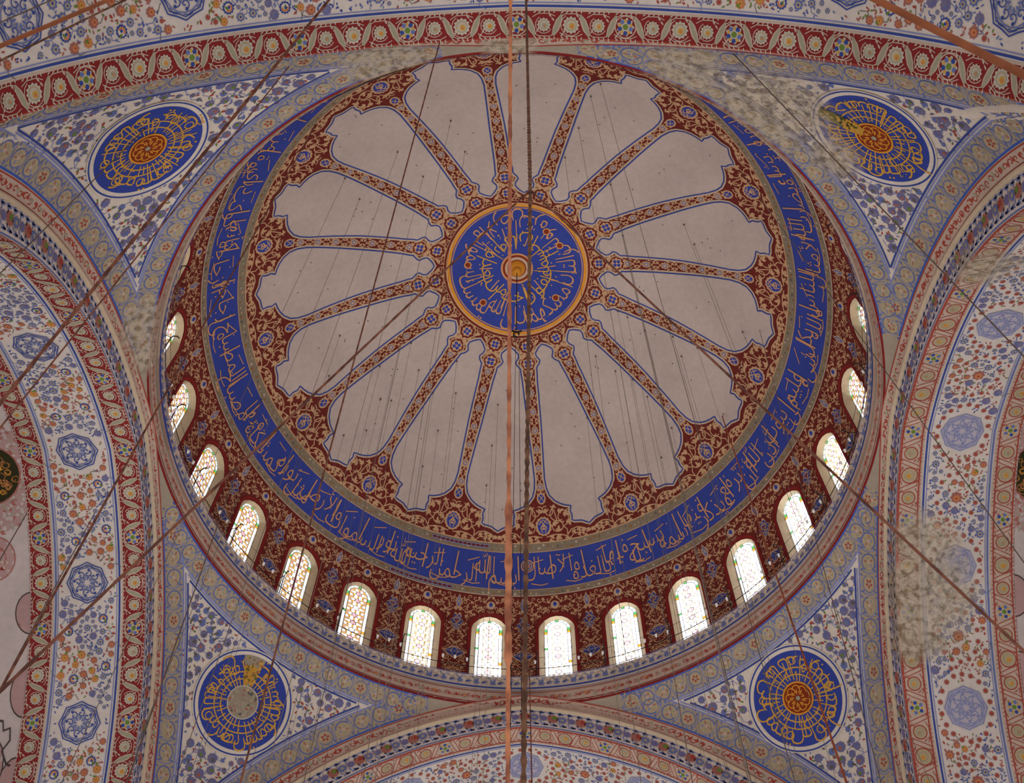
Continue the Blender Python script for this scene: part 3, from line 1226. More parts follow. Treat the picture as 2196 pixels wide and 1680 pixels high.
def flower(P, x, y, r, kind, rot, lay=2):
    if kind == 'daisy':
        P.disc(x, y, r, 'dkblue', lay, n=12, scal=.2, rot=rot)
        P.disc(x, y, r * .66, 'fieldwhite', lay + 1, n=10)
        P.arc(x, y, r * .48, degrees(rot), degrees(rot) + 200, r * .3, 'orange', lay + 2, n=6)
        P.disc(x - r * .1 * cos(rot), y - r * .1 * sin(rot), r * .24, 'dkblue', lay + 3, n=6)
        P.petal(x, y - r * .3, -pi / 2 + rot, r * .8, r * .4, 'green', lay + 3)
    elif kind == 'rose':
        P.disc(x, y, r, 'rose', lay, n=8, scal=.22, rot=rot)
        P.disc(x + r * .12, y, r * .55, 'orange', lay + 1, n=7)
        P.disc(x + r * .16, y, r * .2, 'rust', lay + 2, n=5)
    elif kind == 'amber':
        P.disc(x, y, r, 'orange', lay, n=8, scal=.2, rot=rot)
        P.disc(x, y, r * .5, 'yellow', lay + 1, n=6)
        P.petal(x - r * .7, y, rot, r * 1.0, r * .5, 'green', lay + 2)
        P.disc(x, y, r * .2, 'rust', lay + 2, n=5)
    elif kind == 'blueflower':
        P.disc(x, y, r, 'softblue', lay, n=8, scal=.25, rot=rot)
        P.disc(x, y, r * .55, 'tansoft', lay + 1, n=6)
        P.disc(x, y, r * .25, 'dkblue', lay + 2, n=5)
    elif kind == 'aster':
        P.disc(x, y, r, 'purple', lay, n=9, scal=.15, rot=rot)
        P.disc(x - r * .15, y + r * .1, r * .6, 'greypurple', lay + 1, n=7)
        P.disc(x + r * .1, y - r * .1, r * .28, 'softblue', lay + 2, n=5)
    elif kind == 'bud':
        P.petal(x, y, rot, r * 1.6, r * .8, 'rust', lay)
    elif kind == 'bead':
        P.disc(x, y, r, 'rose', lay, n=8, scal=.12)
        P.disc(x, y, r * .5, 'rust', lay + 1, n=6)


def roundel(name, f, e_r, e_d, dirc, label, style, seed):
    """painted calligraphic disc on a pendentive"""
    def m(u, v, h=0.0):
        rho = hypot(u, v)
        a = rho / SP
        if rho < 1e-6:
            return f(dirc, h)
        d = dirc * cos(a) + (e_r * (u / rho) + e_d * (v / rho)) * sin(a)
        return f(d, h)
    pt = Paint()
    P = Pen(pt, m, lay=9)
    annulus(P, 1.60, 1.84, 'fieldwhite', 0, n=56)
    annulus(P, 1.745, 1.80, 'dkblue', 1, n=56)
    annulus(P, .02, 1.62, 'blue', 1, n=56, nr=5)
    for r in (.80, 1.04):
        annulus(P, r - .022, r + .022, 'goldbright', 3, n=48)
    rnd = random.Random(seed)
    words = {0: 'قل كل يعمل على شاكلته فربكم أعلم', 1: 'وما توفيقي إلا بالله عليه توكلت', 2: 'حسبنا الله ونعم الوكيل نعم المولى', 3: 'نصر من الله وفتح قريب وبشر المؤمنين'}[seed % 4].split()
    rt = 1.54
    T = ring_text_map(m, rt)
    tot = sum(word_mesh(w)[2] * .9 + .08 for w in words)
    write_words(pt, T, words, rnd.uniform(0, 3), 2 * pi * rt / tot, .92, .10, 'goldbright', 13, gap=.08, adv=.9, bump=.1)
    # tall uprights crossing the two rings
    for i in range(36):
        if i % 9 == seed % 9: continue
        a = i * 2 * pi / 36 + rnd.uniform(-.04, .04)
        r0 = rnd.uniform(.54, .70); r1 = rnd.choice((.92, 1.04, 1.3, 1.45))
        P.line([(r0 * sin(a), r0 * cos(a)), (r1 * sin(a + .02), r1 * cos(a + .02))], .035, 'goldbright', 4)
    for i in range(9):
        a = i * 2 * pi / 9 + rnd.uniform(-.1, .1)
        P.ring(1.28 * sin(a), 1.28 * cos(a), .13, .035, 'goldbright', 4, n=12)
    for i in range(26):
        a = rnd.uniform(0, 2 * pi); r = rnd.uniform(.65, 1.5)
        P.disc(r * sin(a), r * cos(a), .022, 'goldbright', 4, n=4)
    if style == 'worn':
        annulus(P, .02, .56, 'brownstone', 5, n=28)
        for i in range(60):
            a = rnd.uniform(0, 2 * pi); r = .5 * sqrt(rnd.random())
            P.disc(r * sin(a), r * cos(a), rnd.uniform(.03, .08), rnd.choice(('rose', 'olive', 'twig', 'tansoft', 'chaintan')), 6, n=6)
        annulus(P, .54, .58, 'flowerwhite', 6, n=28)
        # flaked wedge above the centre
        c0 = 3.42
        for j in range(6):
            r0 = .56 + j * .175
            for i in range(5):
                a0 = c0 - .24 + i * .1 + rnd.uniform(-.01, .01)
                P.poly([(r0 * sin(a0), r0 * cos(a0)), (r0 * sin(a0 + .11), r0 * cos(a0 + .11)), ((r0 + .18) * sin(a0 + .11), (r0 + .18) * cos(a0 + .11)), ((r0 + .18) * sin(a0), (r0 + .18) * cos(a0))],
                       'wedgegold' if j < 4 else 'brownstone', 5)
        for i in range(70):
            a = c0 + rnd.uniform(-.24, .26); r = rnd.uniform(.6, 1.56)
            P.disc(r * sin(a), r * cos(a), rnd.uniform(.02, .06), rnd.choice(('goldbright', 'brownstone', 'wedgegreen', 'band_dot')), 6, n=5)
    else:
        annulus(P, .02, .56, 'bossred', 5, n=28)
        annulus(P, .51, .57, 'bossgold', 6, n=28)
        for i in range(9):
            a = i * 2 * pi / 9
            P.arc(.3 * sin(a), .3 * cos(a), .14, degrees(-a), degrees(-a) + 240, .035, 'bossgold', 6, n=8)
            P.petal(.12 * sin(a), .12 * cos(a), pi / 2 - a, .2, .05, 'bossgold', 6)
        P.disc(0, 0, .08, 'olive', 7, n=8)
        if style == 'patched':
            # discoloured strip of old gilding running to the rim
            c0 = 2.12
            for j in range(7):
                r0 = .35 + j * .185
                hw_ = .20 / max(.5, r0)
                P.poly([(r0 * sin(c0 - hw_), r0 * cos(c0 - hw_)), (r0 * sin(c0 + hw_), r0 * cos(c0 + hw_)), ((r0 + .19) * sin(c0 + hw_ * .95), (r0 + .19) * cos(c0 + hw_ * .95)), ((r0 + .19) * sin(c0 - hw_ * .95), (r0 + .19) * cos(c0 - hw_ * .95))],
                       'wedgegold' if j < 3 else 'wedgegreen', 8)
            for i in range(60):
                a = c0 + rnd.uniform(-.14, .14); r = rnd.uniform(.45, 1.58)
                P.disc(r * sin(a), r * cos(a), rnd.uniform(.02, .06), rnd.choice(('goldbright', 'wedgegreen', 'darkgreen', 'yellow')), 9, n=5)
    o = pt.build(name)
    tag(o, label, 'roundel')
    return o


TA = {}


def arch_table(side):
    """directions (from the pendentive centre) along the outer arch curve, with the in-surface normal"""
    if side in TA: return TA[side]
    us = [i * .15 - U_END for i in range(int(2 * U_END / .15) + 1)]
    D = []
    for u in us:
        s, z = arch_sz(u, RA)
        D.append((Vector(plan(side, s, 0, z)) - C0).normalized())
    N = []
    ctr = Vector((0, 0, 1))
    for i, d in enumerate(D):
        a = D[max(0, i - 1)]; b = D[min(len(D) - 1, i + 1)]
        n = d.cross(b - a).normalized()
        if n.dot(ctr - d * d.z) < 0: n = -n
        N.append(n)
    TA[side] = (us, D, N)
    return TA[side]


def pendentive(qx, qy, wallname, style, label_r, label_w, seed):
    f, edge, tr_ = pend(qx, qy)
    sx = 'right' if qx > 0 else 'left'
    sy = 'far' if qy > 0 else 'near'
    pt = Paint()
    # base surface
    phi_c = atan2(ARCH[sy][2], ARCH[sx][2])
    phis = [phi_c * i / 56 for i in range(56)] + [phi_c + (pi / 2 - phi_c) * i / 56 for i in range(57)]

    def surf(ph, t):
        dx, dy = cos(ph) * qx, sin(ph) * qy
        tb, rb = edge(dx, dy)
        th = tr_ + (tb - tr_) * t
        d = Vector((sin(th) * dx, sin(th) * dy, cos(th)))
        return f(d)
    pt.grid(surf, phis, [i / 48 for i in range(49)], 'fieldwhite')
    tabs = {s: arch_table(s) for s in (sx, sy)}

    def dist(d):
        th = atan2(hypot(d.x, d.y), d.z)
        r = [SP * (th - tr_)]
        for s in (sx, sy):
            us, D, N = tabs[s]
            best = -2; bi = 0
            for i in range(0, len(D), 3):
                q = D[i].dot(d)
                if q > best: best = q; bi = i
            for i in range(max(0, bi - 2), min(len(D), bi + 3)):
                q = D[i].dot(d)
                if q > best: best = q; bi = i
            sg = 1 if N[bi].dot(d) > 0 else -1
            r.append(sg * SP * acos(min(1, best)))
        return r

    def arch_fn(side):
        us, D, N = tabs[side]

        def dirf(u, v):
            x = (u - us[0]) / .15
            i = max(0, min(len(D) - 2, int(x))); t = x - i
            d = D[i].lerp(D[i + 1], t).normalized(); n = N[i].lerp(N[i + 1], t)
            n = (n - d * n.dot(d)).normalized()
            return d * cos(v / SP) + n * sin(v / SP)
        return dirf

    def ring_dir(u, v):
        ph = u / RR
        th = tr_ + v / SP
        return Vector((sin(th) * cos(ph) * qx, sin(th) * sin(ph) * qy, cos(th)))
    LA, LR = 1.42, .98         # distance of the inner blue lines from the arches / the ring
    ai = {sx: 1, sy: 2}
    for side in (sx, sy):
        df = arch_fn(side)
        other = sy if side == sx else sx
        fn = lambda u, v, h=0.0, df=df: f(df(u, v), h)
        # only the half of the arch that borders this pendentive
        q = (qy if side == sx else qx)
        P = Pen(pt, fn, lay=1)
        u0, u1 = (0.0, 17.0) if q > 0 else (-17.0, 0.0)

        def keep_l(u, v, df=df, oth=other):
            r = dist(df(u, v)); return r[ai[oth]] > v - .1 and r[0] > -.3

        def keep_c(u, v, loose=False, df=df, oth=other):
            r = dist(df(u, v))
            if loose: return r[ai[oth]] > v - .35 and r[0] > -.05
            return r[ai[oth]] > v - .05 and r[0] > v * .3
        Pl = Pen(pt, fn, lay=8)
        lace_strip(Pl, u0, u1, .02, .44, seed + 3, keep_l)
        chain_strip(P, u0, u1, .46, 1.28, keep_c, seed)
        for dv, w, m in ((1.34, .05, 'palerblue'), (LA, .06, 'dkblue')):
            seg = []
            n = int((u1 - u0) / .3)
            for i in range(n + 1):
                u = u0 + (u1 - u0) * i / n
                r = dist(df(u, dv))
                if r[0] > dv - (LA - LR) and r[ai[other]] > dv: seg.append((u, dv))
                else:
                    if len(seg) > 1: P.line(seg, w, m, 3)
                    seg = []
            if len(seg) > 1: P.line(seg, w, m, 3)
    # ring side
    fn = lambda u, v, h=0.0: f(ring_dir(u, v), h)
    P = Pen(pt, fn, lay=1)

    def keep_r(u, v, loose=False):
        r = dist(ring_dir(u, v)); return min(r[1], r[2]) > (.3 if loose else v + .2)
    chain_strip(P, .0, RR * pi / 2, .03, .84, keep_r, seed + 1)
    for dv, w, m in ((.89, .05, 'palerblue'), (LR, .06, 'dkblue')):
        seg = []
        for i in range(90):
            u = RR * pi / 2 * i / 89
            r = dist(ring_dir(u, dv))
            if min(r[1], r[2]) > dv + (LA - LR): seg.append((u, dv))
        if len(seg) > 1: P.line(seg, w, m, 3)
    # vine field
    dirc = Vector((qx * 9.66, qy * 9.72, -3.56 - C0.z)).normalized() if qy > 0 else Vector((qx * 9.75, qy * 9.95, -3.97 - C0.z)).normalized()
    e_d = Vector((0, 0, -1)); e_d = (e_d - dirc * e_d.dot(dirc)).normalized()
    e_r = e_d.cross(dirc)          # so that e_r x e_d = dirc
    if e_r.cross(e_d).dot(dirc) < 0: e_r = -e_r

    def dtan(u, v):
        rho = hypot(u, v)
        if rho < 1e-6: return dirc.copy()
        a = rho / SP
        return dirc * cos(a) + (e_r * (u / rho) + e_d * (v / rho)) * sin(a)
    fm = lambda u, v, h=0.0: f(dtan(u, v), h)
    P = Pen(pt, fn, lay=2); P.fn = fm
    rnd = random.Random(seed + 20)
    pts = []
    st = .40
    for i in range(-26, 27):
        for j in range(-20, 30):
            for side_m in (1,):
                x = (i + (.5 if j % 2 else 0)) * st; y = j * st * .88
                x += rnd.uniform(-.08, .08); y += rnd.uniform(-.08, .08)
                rho = hypot(x, y)
                if rho < 1.98 or rho > 10: continue
                d = dtan(x, y)
                if d.x * qx < 0 or d.y * qy < 0: continue
                r = dist(d)
                if r[0] < LR + .12 or min(r[1], r[2]) < LA + .10: continue
                pts.append((x, y))
    extra = 0
    for _ in range(9000):
        x = rnd.uniform(-9, 9); y = rnd.uniform(-7, 10)
        if hypot(x, y) < 1.95: continue
        if any(abs(x - a) < .24 and hypot(x - a, y - b) < .24 for a, b in pts): continue
        d = dtan(x, y)
        if d.x * qx < 0 or d.y * qy < 0: continue
        r = dist(d)
        if r[0] < LR + .10 or min(r[1], r[2]) < LA + .08: continue
        pts.append((x, y)); extra += 1
    n_big = len(pts) - extra
    for n, (x, y) in enumerate(pts):
        q = rnd.random()
        rr = rnd.uniform(.13, .19) if n < n_big else rnd.uniform(.07, .10)
        if q < .62:
            flower(P, x, y, rr, 'aster', rnd.uniform(0, 6), 2)
            a = rnd.uniform(0, 6.28)
            P.disc(x + rr * .3 * cos(a), y + rr * .3 * sin(a), rr * .4, rnd.choice(('twig', 'rose', 'softblue', 'green')), 5, n=5)
        elif q < .8:
            P.disc(x, y, rr * .8, 'softblue', 2, n=7, scal=.2)
            P.petal(x, y, rnd.uniform(0, 6), rr * 1.3, rr * .5, 'twig', 3)
        elif q < .92:
            a = rnd.uniform(0, 6)
            flower(P, x, y, .1, 'bud', a, 2)
            P.petal(x, y, a + 2.2, .14, .06, 'green', 2)
        else:
            P.leaf(x, y, rnd.uniform(0, 6), .22, 'softblue', 2)
        # stems and small leaves
        a = rnd.uniform(0, 6.28)
        P.line([(x, y), (x + .22 * cos(a), y + .22 * sin(a)), (x + .4 * cos(a + .5), y + .4 * sin(a + .5))], .022, 'palerblue', 0)
        for _ in range(3):
            a = rnd.uniform(0, 6.28); b = rnd.uniform(.2, .3)
            P.petal(x + b * cos(a), y + b * sin(a), rnd.uniform(0, 6.28), .13, .055, rnd.choice(('softblue', 'softblue', 'palerblue', 'rust', 'twig', 'purple')), 1)
    w = pt.build(wallname)
    tag(w, label_w, kind='structure')
    roundel('calligraphy_roundel', f, e_r, e_d, dirc, label_r, style, seed)
    return w


pendentive(-1, -1, 'wall_near_left', 'plain', 'blue and gold lettered roundel with rust centre, in the upper left', 'curved painted pendentive, upper left', 1)
pendentive(1, -1, 'wall_near_right', 'patched', 'lettered roundel with a green-gold streak, upper right beside stained plaster', 'curved painted pendentive with damp stains, upper right', 2)
pendentive(-1, 1, 'wall_far_left', 'worn', 'blue and gold roundel with worn grey centre, below the left windows', 'curved painted pendentive, lower left', 3)
pendentive(1, 1, 'wall_far_right', 'plain', 'blue and gold roundel with orange centre, below the right windows', 'curved painted pendentive, lower right', 4)


# ================================================================== 5. GREAT ARCHES
def octagon(P, x, y, r, faint=False):
    c1 = 'palerblue' if faint else 'dkblue'
    c2 = 'palerblue' if faint else 'softblue'
    if faint:
        P.disc(x, y, r * .97, 'palelavender', 3, n=16)
    for q, w in ((1.0, .035), (.88, .03)):
        pts = []
        for i in range(16):
            a = i * pi / 8
            rr = r * q * (1.0 if i % 2 == 0 else .9)
            pts.append((x + rr * cos(a), y + rr * sin(a)))
        P.line(pts, w, c1, 4, close=True)
    P.ring(x, y, r * .74, .03, c2, 4, n=16)
    rnd = random.Random(5)
    for i in range(8):
        a = i * pi / 4
        Q = P.at(x, y, a)
        Q.spiral(r * .45, .02, r * .2, 0, 1.0, .028, c1, 5)
        Q.disc(r * .62, r * .08, r * .07, c1, 5, n=5)
        Q.petal(r * .12, 0, .2, r * .26, r * .1, c2, 5)
        Q.line([(r * .2, r * .1), (r * .36, r * .22), (r * .3, r * .4)], .025, c2, 5)
        Q.line([(r * .78, -.05), (r * .84, .1), (r * .76, .2)], .022, c1, 5)


def red_band(P, v0, v1, flip=False, pale=False):
    """maroon border: white flowers between olive leaves, a blue and gold cluster every fourth place"""
    w = v1 - v0
    mid = (v0 + v1) / 2
    st = 2.93 / 4
    n = int(U_END / st) + 1
    sg = -1 if flip else 1
    red = 'rose' if pale else 'sofred'
    for i in range(-n, n + 1):
        c = i * st
        k = i % 4
        sd = 1 if i >= 0 else -1
        if k == 0:
            P.ring(c, mid, w * .43, .03, 'lacecream', 2, n=18)
            P.disc(c, mid, w * .38, 'flowerwhite', 2, n=9, scal=.25)
            for q in range(5):
                a = q * 2 * pi / 5 - sg * pi / 2
                P.disc(c + w * .24 * cos(a), mid + w * .24 * sin(a), w * .095, 'dkblue' if q % 2 == 0 else 'softblue', 3, n=6)
                P.disc(c + w * .24 * cos(a + .6), mid + w * .24 * sin(a + .6), w * .07, 'yellow', 4, n=5)
            P.disc(c, mid, w * .12, 'green', 5, n=6)
        else:
            r = w * (.36 if k == 2 else .29)
            P.disc(c, mid, r, 'flowerwhite' if not pale else 'tansoft', 2, n=12, scal=.2 if not pale else .04)
            if pale: P.ring(c, mid, r * 1.1, .03, 'rust', 3, n=14)
            P.ring(c, mid, r * .62, .025, 'olive', 3, n=10)
            P.disc(c + r * .1, mid - sg * r * .1, r * .36, 'yellow' if k != 1 else 'olive', 3, n=7)
            P.arc(c, mid, r * .6, 20, 200, r * .16, 'tansoft', 4, n=6)
            P.disc(c + r * .12, mid - sg * r * .15, r * .18, 'orange', 4, n=5)
            P.arc(c, mid, r * 1.18, 120, 330, .022, 'lacecream', 2, n=8)
        # leaf between places, fronds round each flower
        x = c + st / 2
        tlt = .12 * (1 if i % 2 else -1) * sd
        pts = [(x - tlt, mid - w * .42), (x - tlt * .35, mid - w * .16), (x + tlt * .35, mid + w * .16), (x + tlt, mid + w * .42)]
        if pale:
            P.line(pts, .17, 'lacecream', 2, taper=True)
            P.line([(q[0] - .07, q[1]) for q in pts], .022, 'rust', 3)
            P.line([(q[0] + .07, q[1]) for q in pts], .022, 'rust', 3)
        else:
            P.line(pts, .19, 'lacecream', 2, taper=True)
            P.line(pts, .11, 'olive', 3, taper=True)
        for e in (-1, 1):
            P.line([(c - st * .42, mid + e * w * .30), (c - st * .2, mid + e * w * .44), (c + st * .2, mid + e * w * .45), (c + st * .42, mid + e * w * .34)], .022, 'lacecream' if not pale else 'rust', 2)
            for q in range(5):
                P.petal(c + (q - 2) * st * .19, mid + e * w * .45, e * (.6 + .25 * q), .10, .035, 'flowerwhite' if not pale else 'rose', 2)
            P.petal(x - .16 * e, mid + w * .30 * e, 2.2 * e, .13, .05, 'lacecream' if not pale else 'rose', 2)
            P.petal(x + .16 * e, mid - w * .30 * e, .9 * e, .13, .05, 'lacecream' if not pale else 'rose', 2)


def great_arch(side, trim, label, necklace, seed):
    f = soffit_map(side)
    NU = 96
    us = [U_END * (2 * i / NU - 1) for i in range(NU + 1)]
    root = empty(trim, Vector(plan(side, 0, SOF / 2, ZS)))
    tag(root, label, kind='structure')
    # soffit grounds
    sf = Paint()
    fl = lambda h: (lambda u, v: f(u, v, h))
    sf.grid(fl(0), us, [0, SOF], 'soffwhite')
    sf.grid(fl(.006), us, [.0, .70], 'lacecream' if necklace else 'sofred')
    sf.grid(fl(.006), us, [3.02, SOF], 'lacecream' if necklace else 'sofred')
    if necklace:
        for v0 in (.03, .64, 3.05, 3.63):
            sf.grid(fl(.012), us, [v0, v0 + .045], 'rust')
    for v0, v1, m in ((.70, .76, 'lacecream'), (.80, .86, 'dkblue'), (.90, .93, 'palerblue'), (2.80, 2.83, 'palerblue'), (2.86, 2.92, 'softblue'), (2.96, 3.02, 'lacecream'), (0, .03, 'rust')):
        sf.grid(fl(.012), us, [v0, v1], m)
    P = Pen(sf, f, lay=2)
    red_band(P, .03, .68, pale=necklace)
    red_band(P, 3.04, 3.68, flip=True, pale=necklace)
    # floral field
    rnd = random.Random(seed)
    octs = [4.4 * k for k in range(-4, 5)]
    taken = [(o, 1.87, .78) for o in octs]
    for o in octs:
        octagon(P, o, 1.87, .66, faint=necklace)
    if necklace:
        for o in octs:
            for i in range(18):
                a = i * 2 * pi / 18
                x, y = o + 1.02 * cos(a), 1.87 + .78 * sin(a)
                flower(P, x, y, .085, 'bead', 0, 2); taken.append((x, y, .1))
            for i in range(14):
                a = i * 2 * pi / 14
                x, y = o + 2.2 + .8 * cos(a), 1.87 + .62 * sin(a)
                if abs(x - o) > 1.1 and abs(x - o - 4.4) > 1.1:
                    flower(P, x, y, .08, 'bead', 0, 2); taken.append((x, y, .1))
            flower(P, o + 2.2, 1.87, .2, 'rose', 0, 2); taken.append((o + 2.2, 1.87, .2))
    else:
        for o in octs:
            for dx, y in ((1.15, 1.35), (1.55, 2.45), (2.65, 1.2), (3.05, 2.2)):
                flower(P, o + dx, y, .165, 'daisy', rnd.uniform(0, 6), 2); taken.append((o + dx, y, .17))
    lim = U_END
    for rmin, rmax, tries in ((.105, .15, 3000), (.06, .085, 6500)):
        for _ in range(tries):
            x = rnd.uniform(-lim, lim); y = rnd.uniform(1.04, 2.70)
            r = rnd.uniform(rmin, rmax)
            if any(abs(x - a) < c + r + .02 and hypot(x - a, y - b) < c + r + .02 for a, b, c in taken): continue
            taken.append((x, y, r))
            fam = sin(x * 2.1 + 1.3 * sin(y * 2.3)) + sin(y * 3.1 + x)
            if rmin > .09:
                kd = rnd.choice(('rose', 'rose', 'amber')) if fam > 0 else rnd.choice(('blueflower', 'blueflower', 'aster'))
                if necklace and fam <= 0.9: kd = rnd.choice(('aster', 'blueflower'))
            else:
                kd = rnd.choice(('bead', 'bud')) if fam > 0 else 'blueflower'
            flower(P, x, y, r, kd, rnd.uniform(0, 6), 2)
            if rmin > .09:
                a = rnd.uniform(0, 6.28)
                P.line([(x, y), (x + .2 * cos(a), y + .2 * sin(a)), (x + .34 * cos(a + .6), y + .34 * sin(a + .6))], .018, 'twig' if fam > 0 else 'softblue', 1)
    for _ in range(7000):
        x = rnd.uniform(-lim, lim); y = rnd.uniform(1.0, 2.74)
        if any(abs(x - a) < c + .03 and hypot(x - a, y - b) < c + .03 for a, b, c in taken): continue
        fam = sin(x * 2.1 + 1.3 * sin(y * 2.3)) + sin(y * 3.1 + x)
        P.petal(x, y, rnd.uniform(0, 6.28), rnd.uniform(.07, .12), .04, rnd.choice(('rust', 'rose', 'green', 'rose')) if fam > 0 else rnd.choice(('softblue', 'dkblue', 'softblue')), 1)
    so = sf.build('painted_soffit', root)
    # front face between the arch curve and the cornice roll
    ff = fascia_map(side)
    fa = Paint()
    fa.grid(lambda u, v: ff(u, v, 0), us, [0, WF], 'soffwhite')
    fa.grid(lambda u, v: ff(u, v, .006), us, [WF - .07, WF - .02], 'softblue')
    fa.grid(lambda u, v: ff(u, v, .006), us, [.18, .22], 'palerblue')
    P = Pen(fa, ff, lay=2)
    for i in range(-55, 56):
        u = i * .33
        if abs(u) > U_END: continue
        k = i % 3
        r = .20
        mid = .52
        if k == 0:
            P.disc(u, mid, r * 1.15, 'lacecream', 1, n=10)
            P.disc(u, mid, r, 'rose', 2, n=9, scal=.12)
            P.disc(u + .05, mid - .05, r * .5, 'green' if i % 2 else 'rust', 3, n=6)
        elif k == 1:
            P.ring(u, mid, r * .95, .03, 'lacecream', 2, n=12)
            P.disc(u, mid, r * .8, 'softblue', 2, n=8, scal=.15)
            P.disc(u, mid, r * .35, 'chaintan', 3, n=6)
        else:
            P.disc(u, mid, r * .75, 'purple', 2, n=8, scal=.2)
        P.leaf(u + .16, mid - .30, .2, .22, 'softblue', 1)
        P.petal(u + .2, mid + .1, 1.2, .2, .07, 'palerblue', 1)
        P.petal(u - .1, mid - .2, 2.0, .2, .07, 'softblue', 1)
        P.disc(u + .14, mid + .3, .05, 'purple', 1, n=5)
        P.leaf(u + .1, mid + .27, 2.8, .2, 'softblue', 1)
        P.petal(u, mid + .3, .1, .2, .06, 'dkblue', 1)
        P.petal(u, mid - .3, 3.0, .18, .05, 'rust' if k == 0 else 'dkblue', 1)
    fa.build('front_face', root)
    # projecting roll
    rl = Paint()
    ring_pts = []
    nseg = 10
    for u in us:
        s, z = arch_sz(u, RA)
        s2, z2 = arch_sz(u, RA - 1)
        ring_pts.append([plan(side, s + (s2 - s) * (.07 + .09 * cos(a)), -.09 * sin(a) - .02, z + (z2 - z) * (.07 + .09 * cos(a))) for a in [2 * pi * j / nseg for j in range(nseg)]])
    b = 0
    for r in ring_pts: rl.v.extend(r)
    kk = rl.slot('roll')
    for i in range(len(ring_pts) - 1):
        for j in range(nseg):
            j2 = (j + 1) % nseg
            rl.f.append((i * nseg + j, i * nseg + j2, (i + 1) * nseg + j2, (i + 1) * nseg + j)); rl.m.append(kk)
    ro = rl.build('roll_moulding', root, smooth=True)
    ro['label'] = 'cream roll along the arch edge'
    return root


great_arch('left', 'trim_2', 'wide floral arch soffit with octagonal blue medallions, left', False, 31)
great_arch('right', 'trim_3', 'wide arch soffit with garland painting and worn patches, right', True, 32)
great_arch('near', 'trim_4', 'floral arch with a bold red border across the top', False, 33)
great_arch('far', 'trim_5', 'painted arch below the far windows', True, 34)


# ================================================================== 6. HALF DOMES
def half_dome(side, name, label, detail):
    f = semi_map(side)
    pt = Paint()
    n1, n2 = 48, 26
    pt.grid(lambda a, r: f(-r * cos(a), r * sin(a)), [pi * i / n1 for i in range(n1 + 1)], [(RC2 - EA) * sin(pi / 2 * j / n2) for j in range(n2 + 1)], 'semiwhite')
    if detail:
        P = Pen(pt, lambda a, d, h=0.0: f(a, max(d, .02), h), lay=3)
        # lace fringe against the arch with scalloped half discs
        for u in [i * .5 for i in range(-18, 19)]:
            s, z = arch_sz(u, RC2)
            if abs(s) > 10.4: continue
            P.line([(s, .02), (s + .4, .02)], .05, 'winelace')
        rnd = random.Random(3)
        for s in (-9.0, -7.0, -5.0, 5.0, 6.98, 8.9):
            rr = .56
            P.poly([(s + rr * cos(a), .48 * sin(a)) for a in [pi * i / 14 for i in range(15)]], 'winelace', 1)
            P.arc(s, 0, rr, 0, 180, .035, 'nail', 2, ry=.48)
            P.arc(s, 0, rr * .82, 0, 180, .03, 'rose', 2, ry=.38)
            for q in range(7):
                P.leaf(s + rnd.uniform(-.35, .35), rnd.uniform(.05, .28), rnd.uniform(0, 6), .14, rnd.choice(('lacecream', 'rose')), 2)
        # dark lettered roundel with a lace surround
        cx, cy, R0 = (.72, 1.12, 1.0) if side == 'left' else (1.35, .80, .95)
        P.disc(cx, cy, 1.95, 'winelace', 0, ry=1.75, n=26, scal=.10)
        for i in range(520):
            a = rnd.uniform(0, 2 * pi); q = rnd.uniform(.52, 1)
            x, y = cx + 1.95 * q * cos(a), cy + 1.75 * q * sin(a)
            if y < .05: continue
            P.leaf(x, y, rnd.uniform(0, 6), .15, rnd.choice(('semiwhite', 'semiwhite', 'rose', 'chaintan')), 1)
        P.disc(cx, cy, R0 + .05, 'rose', 2, n=28)
        P.disc(cx, cy, R0, 'darkgreen', 3, n=28)
        for i in range(90):
            a = rnd.uniform(0, 2 * pi); r = R0 * .92 * sqrt(rnd.random())
            x, y = cx + r * cos(a), cy + r * sin(a)
            P.arc(x, y, rnd.uniform(.05, .14), rnd.uniform(0, 360), rnd.uniform(400, 560), .03, rnd.choice(('band_dot', 'band_dot', 'bossgold', 'orange')), 4, n=6)
        # painted stars and scalloped lace panels with dark outlines
        for k in (-1, 1):
            for (s0, d0, rr) in ((k * 3.4, 1.15, .68), (k * 5.9, 2.2, .7), (k * 8.5, 1.0, .62)):
                P.disc(s0, d0, rr, 'winelace', 1, n=12, scal=.16)
                P.ring(s0, d0, rr * .98, .035, 'rose' if abs(s0) < 8 else 'nail', 3)
                P.ring(s0, d0, rr * .55, .03, 'rose', 3)
                for i in range(26):
                    a = rnd.uniform(0, 6.28); q = rnd.uniform(0, .85) * rr
                    P.leaf(s0 + q * cos(a), d0 + q * sin(a), rnd.uniform(0, 6), .14, rnd.choice(('lacecream', 'rose', 'redline')), 4)
            P.line([(k * 7.55, .9), (k * 7.6, .6), (k * 7.8, .55), (k * 7.75, .35), (k * 8.0, .3), (k * 8.2, .5), (k * 8.45, .3), (k * 8.5, .1)], .05, 'nail', 5)
    o = pt.build(name)
    tag(o, label, kind='structure')
    return o


half_dome('left', 'wall_left', 'white plaster half dome beyond the left arch', True)
half_dome('right', 'wall_right', 'white plaster half dome beyond the right arch', True)
half_dome('far', 'wall_far', 'white plaster half dome beyond the far arch', False)
half_dome('near', 'wall_near', 'white plaster half dome beyond the near arch', False)


# ================================================================== 7. RAILING AND OIL LAMPS
iron = mat('wrought_iron', (34, 28, 28), .5, True)
lampglass = mat('lamp_glass', (226, 226, 222), .08, True)
lampglass.node_tree.nodes['Principled BSDF'].inputs['Specular IOR Level'].default_value = .8
lampglass.node_tree.nodes['Principled BSDF'].inputs['Emission Color'].default_value = (1, .98, .92, 1)
lampglass.node_tree.nodes['Principled BSDF'].inputs['Emission Strength'].default_value = .12


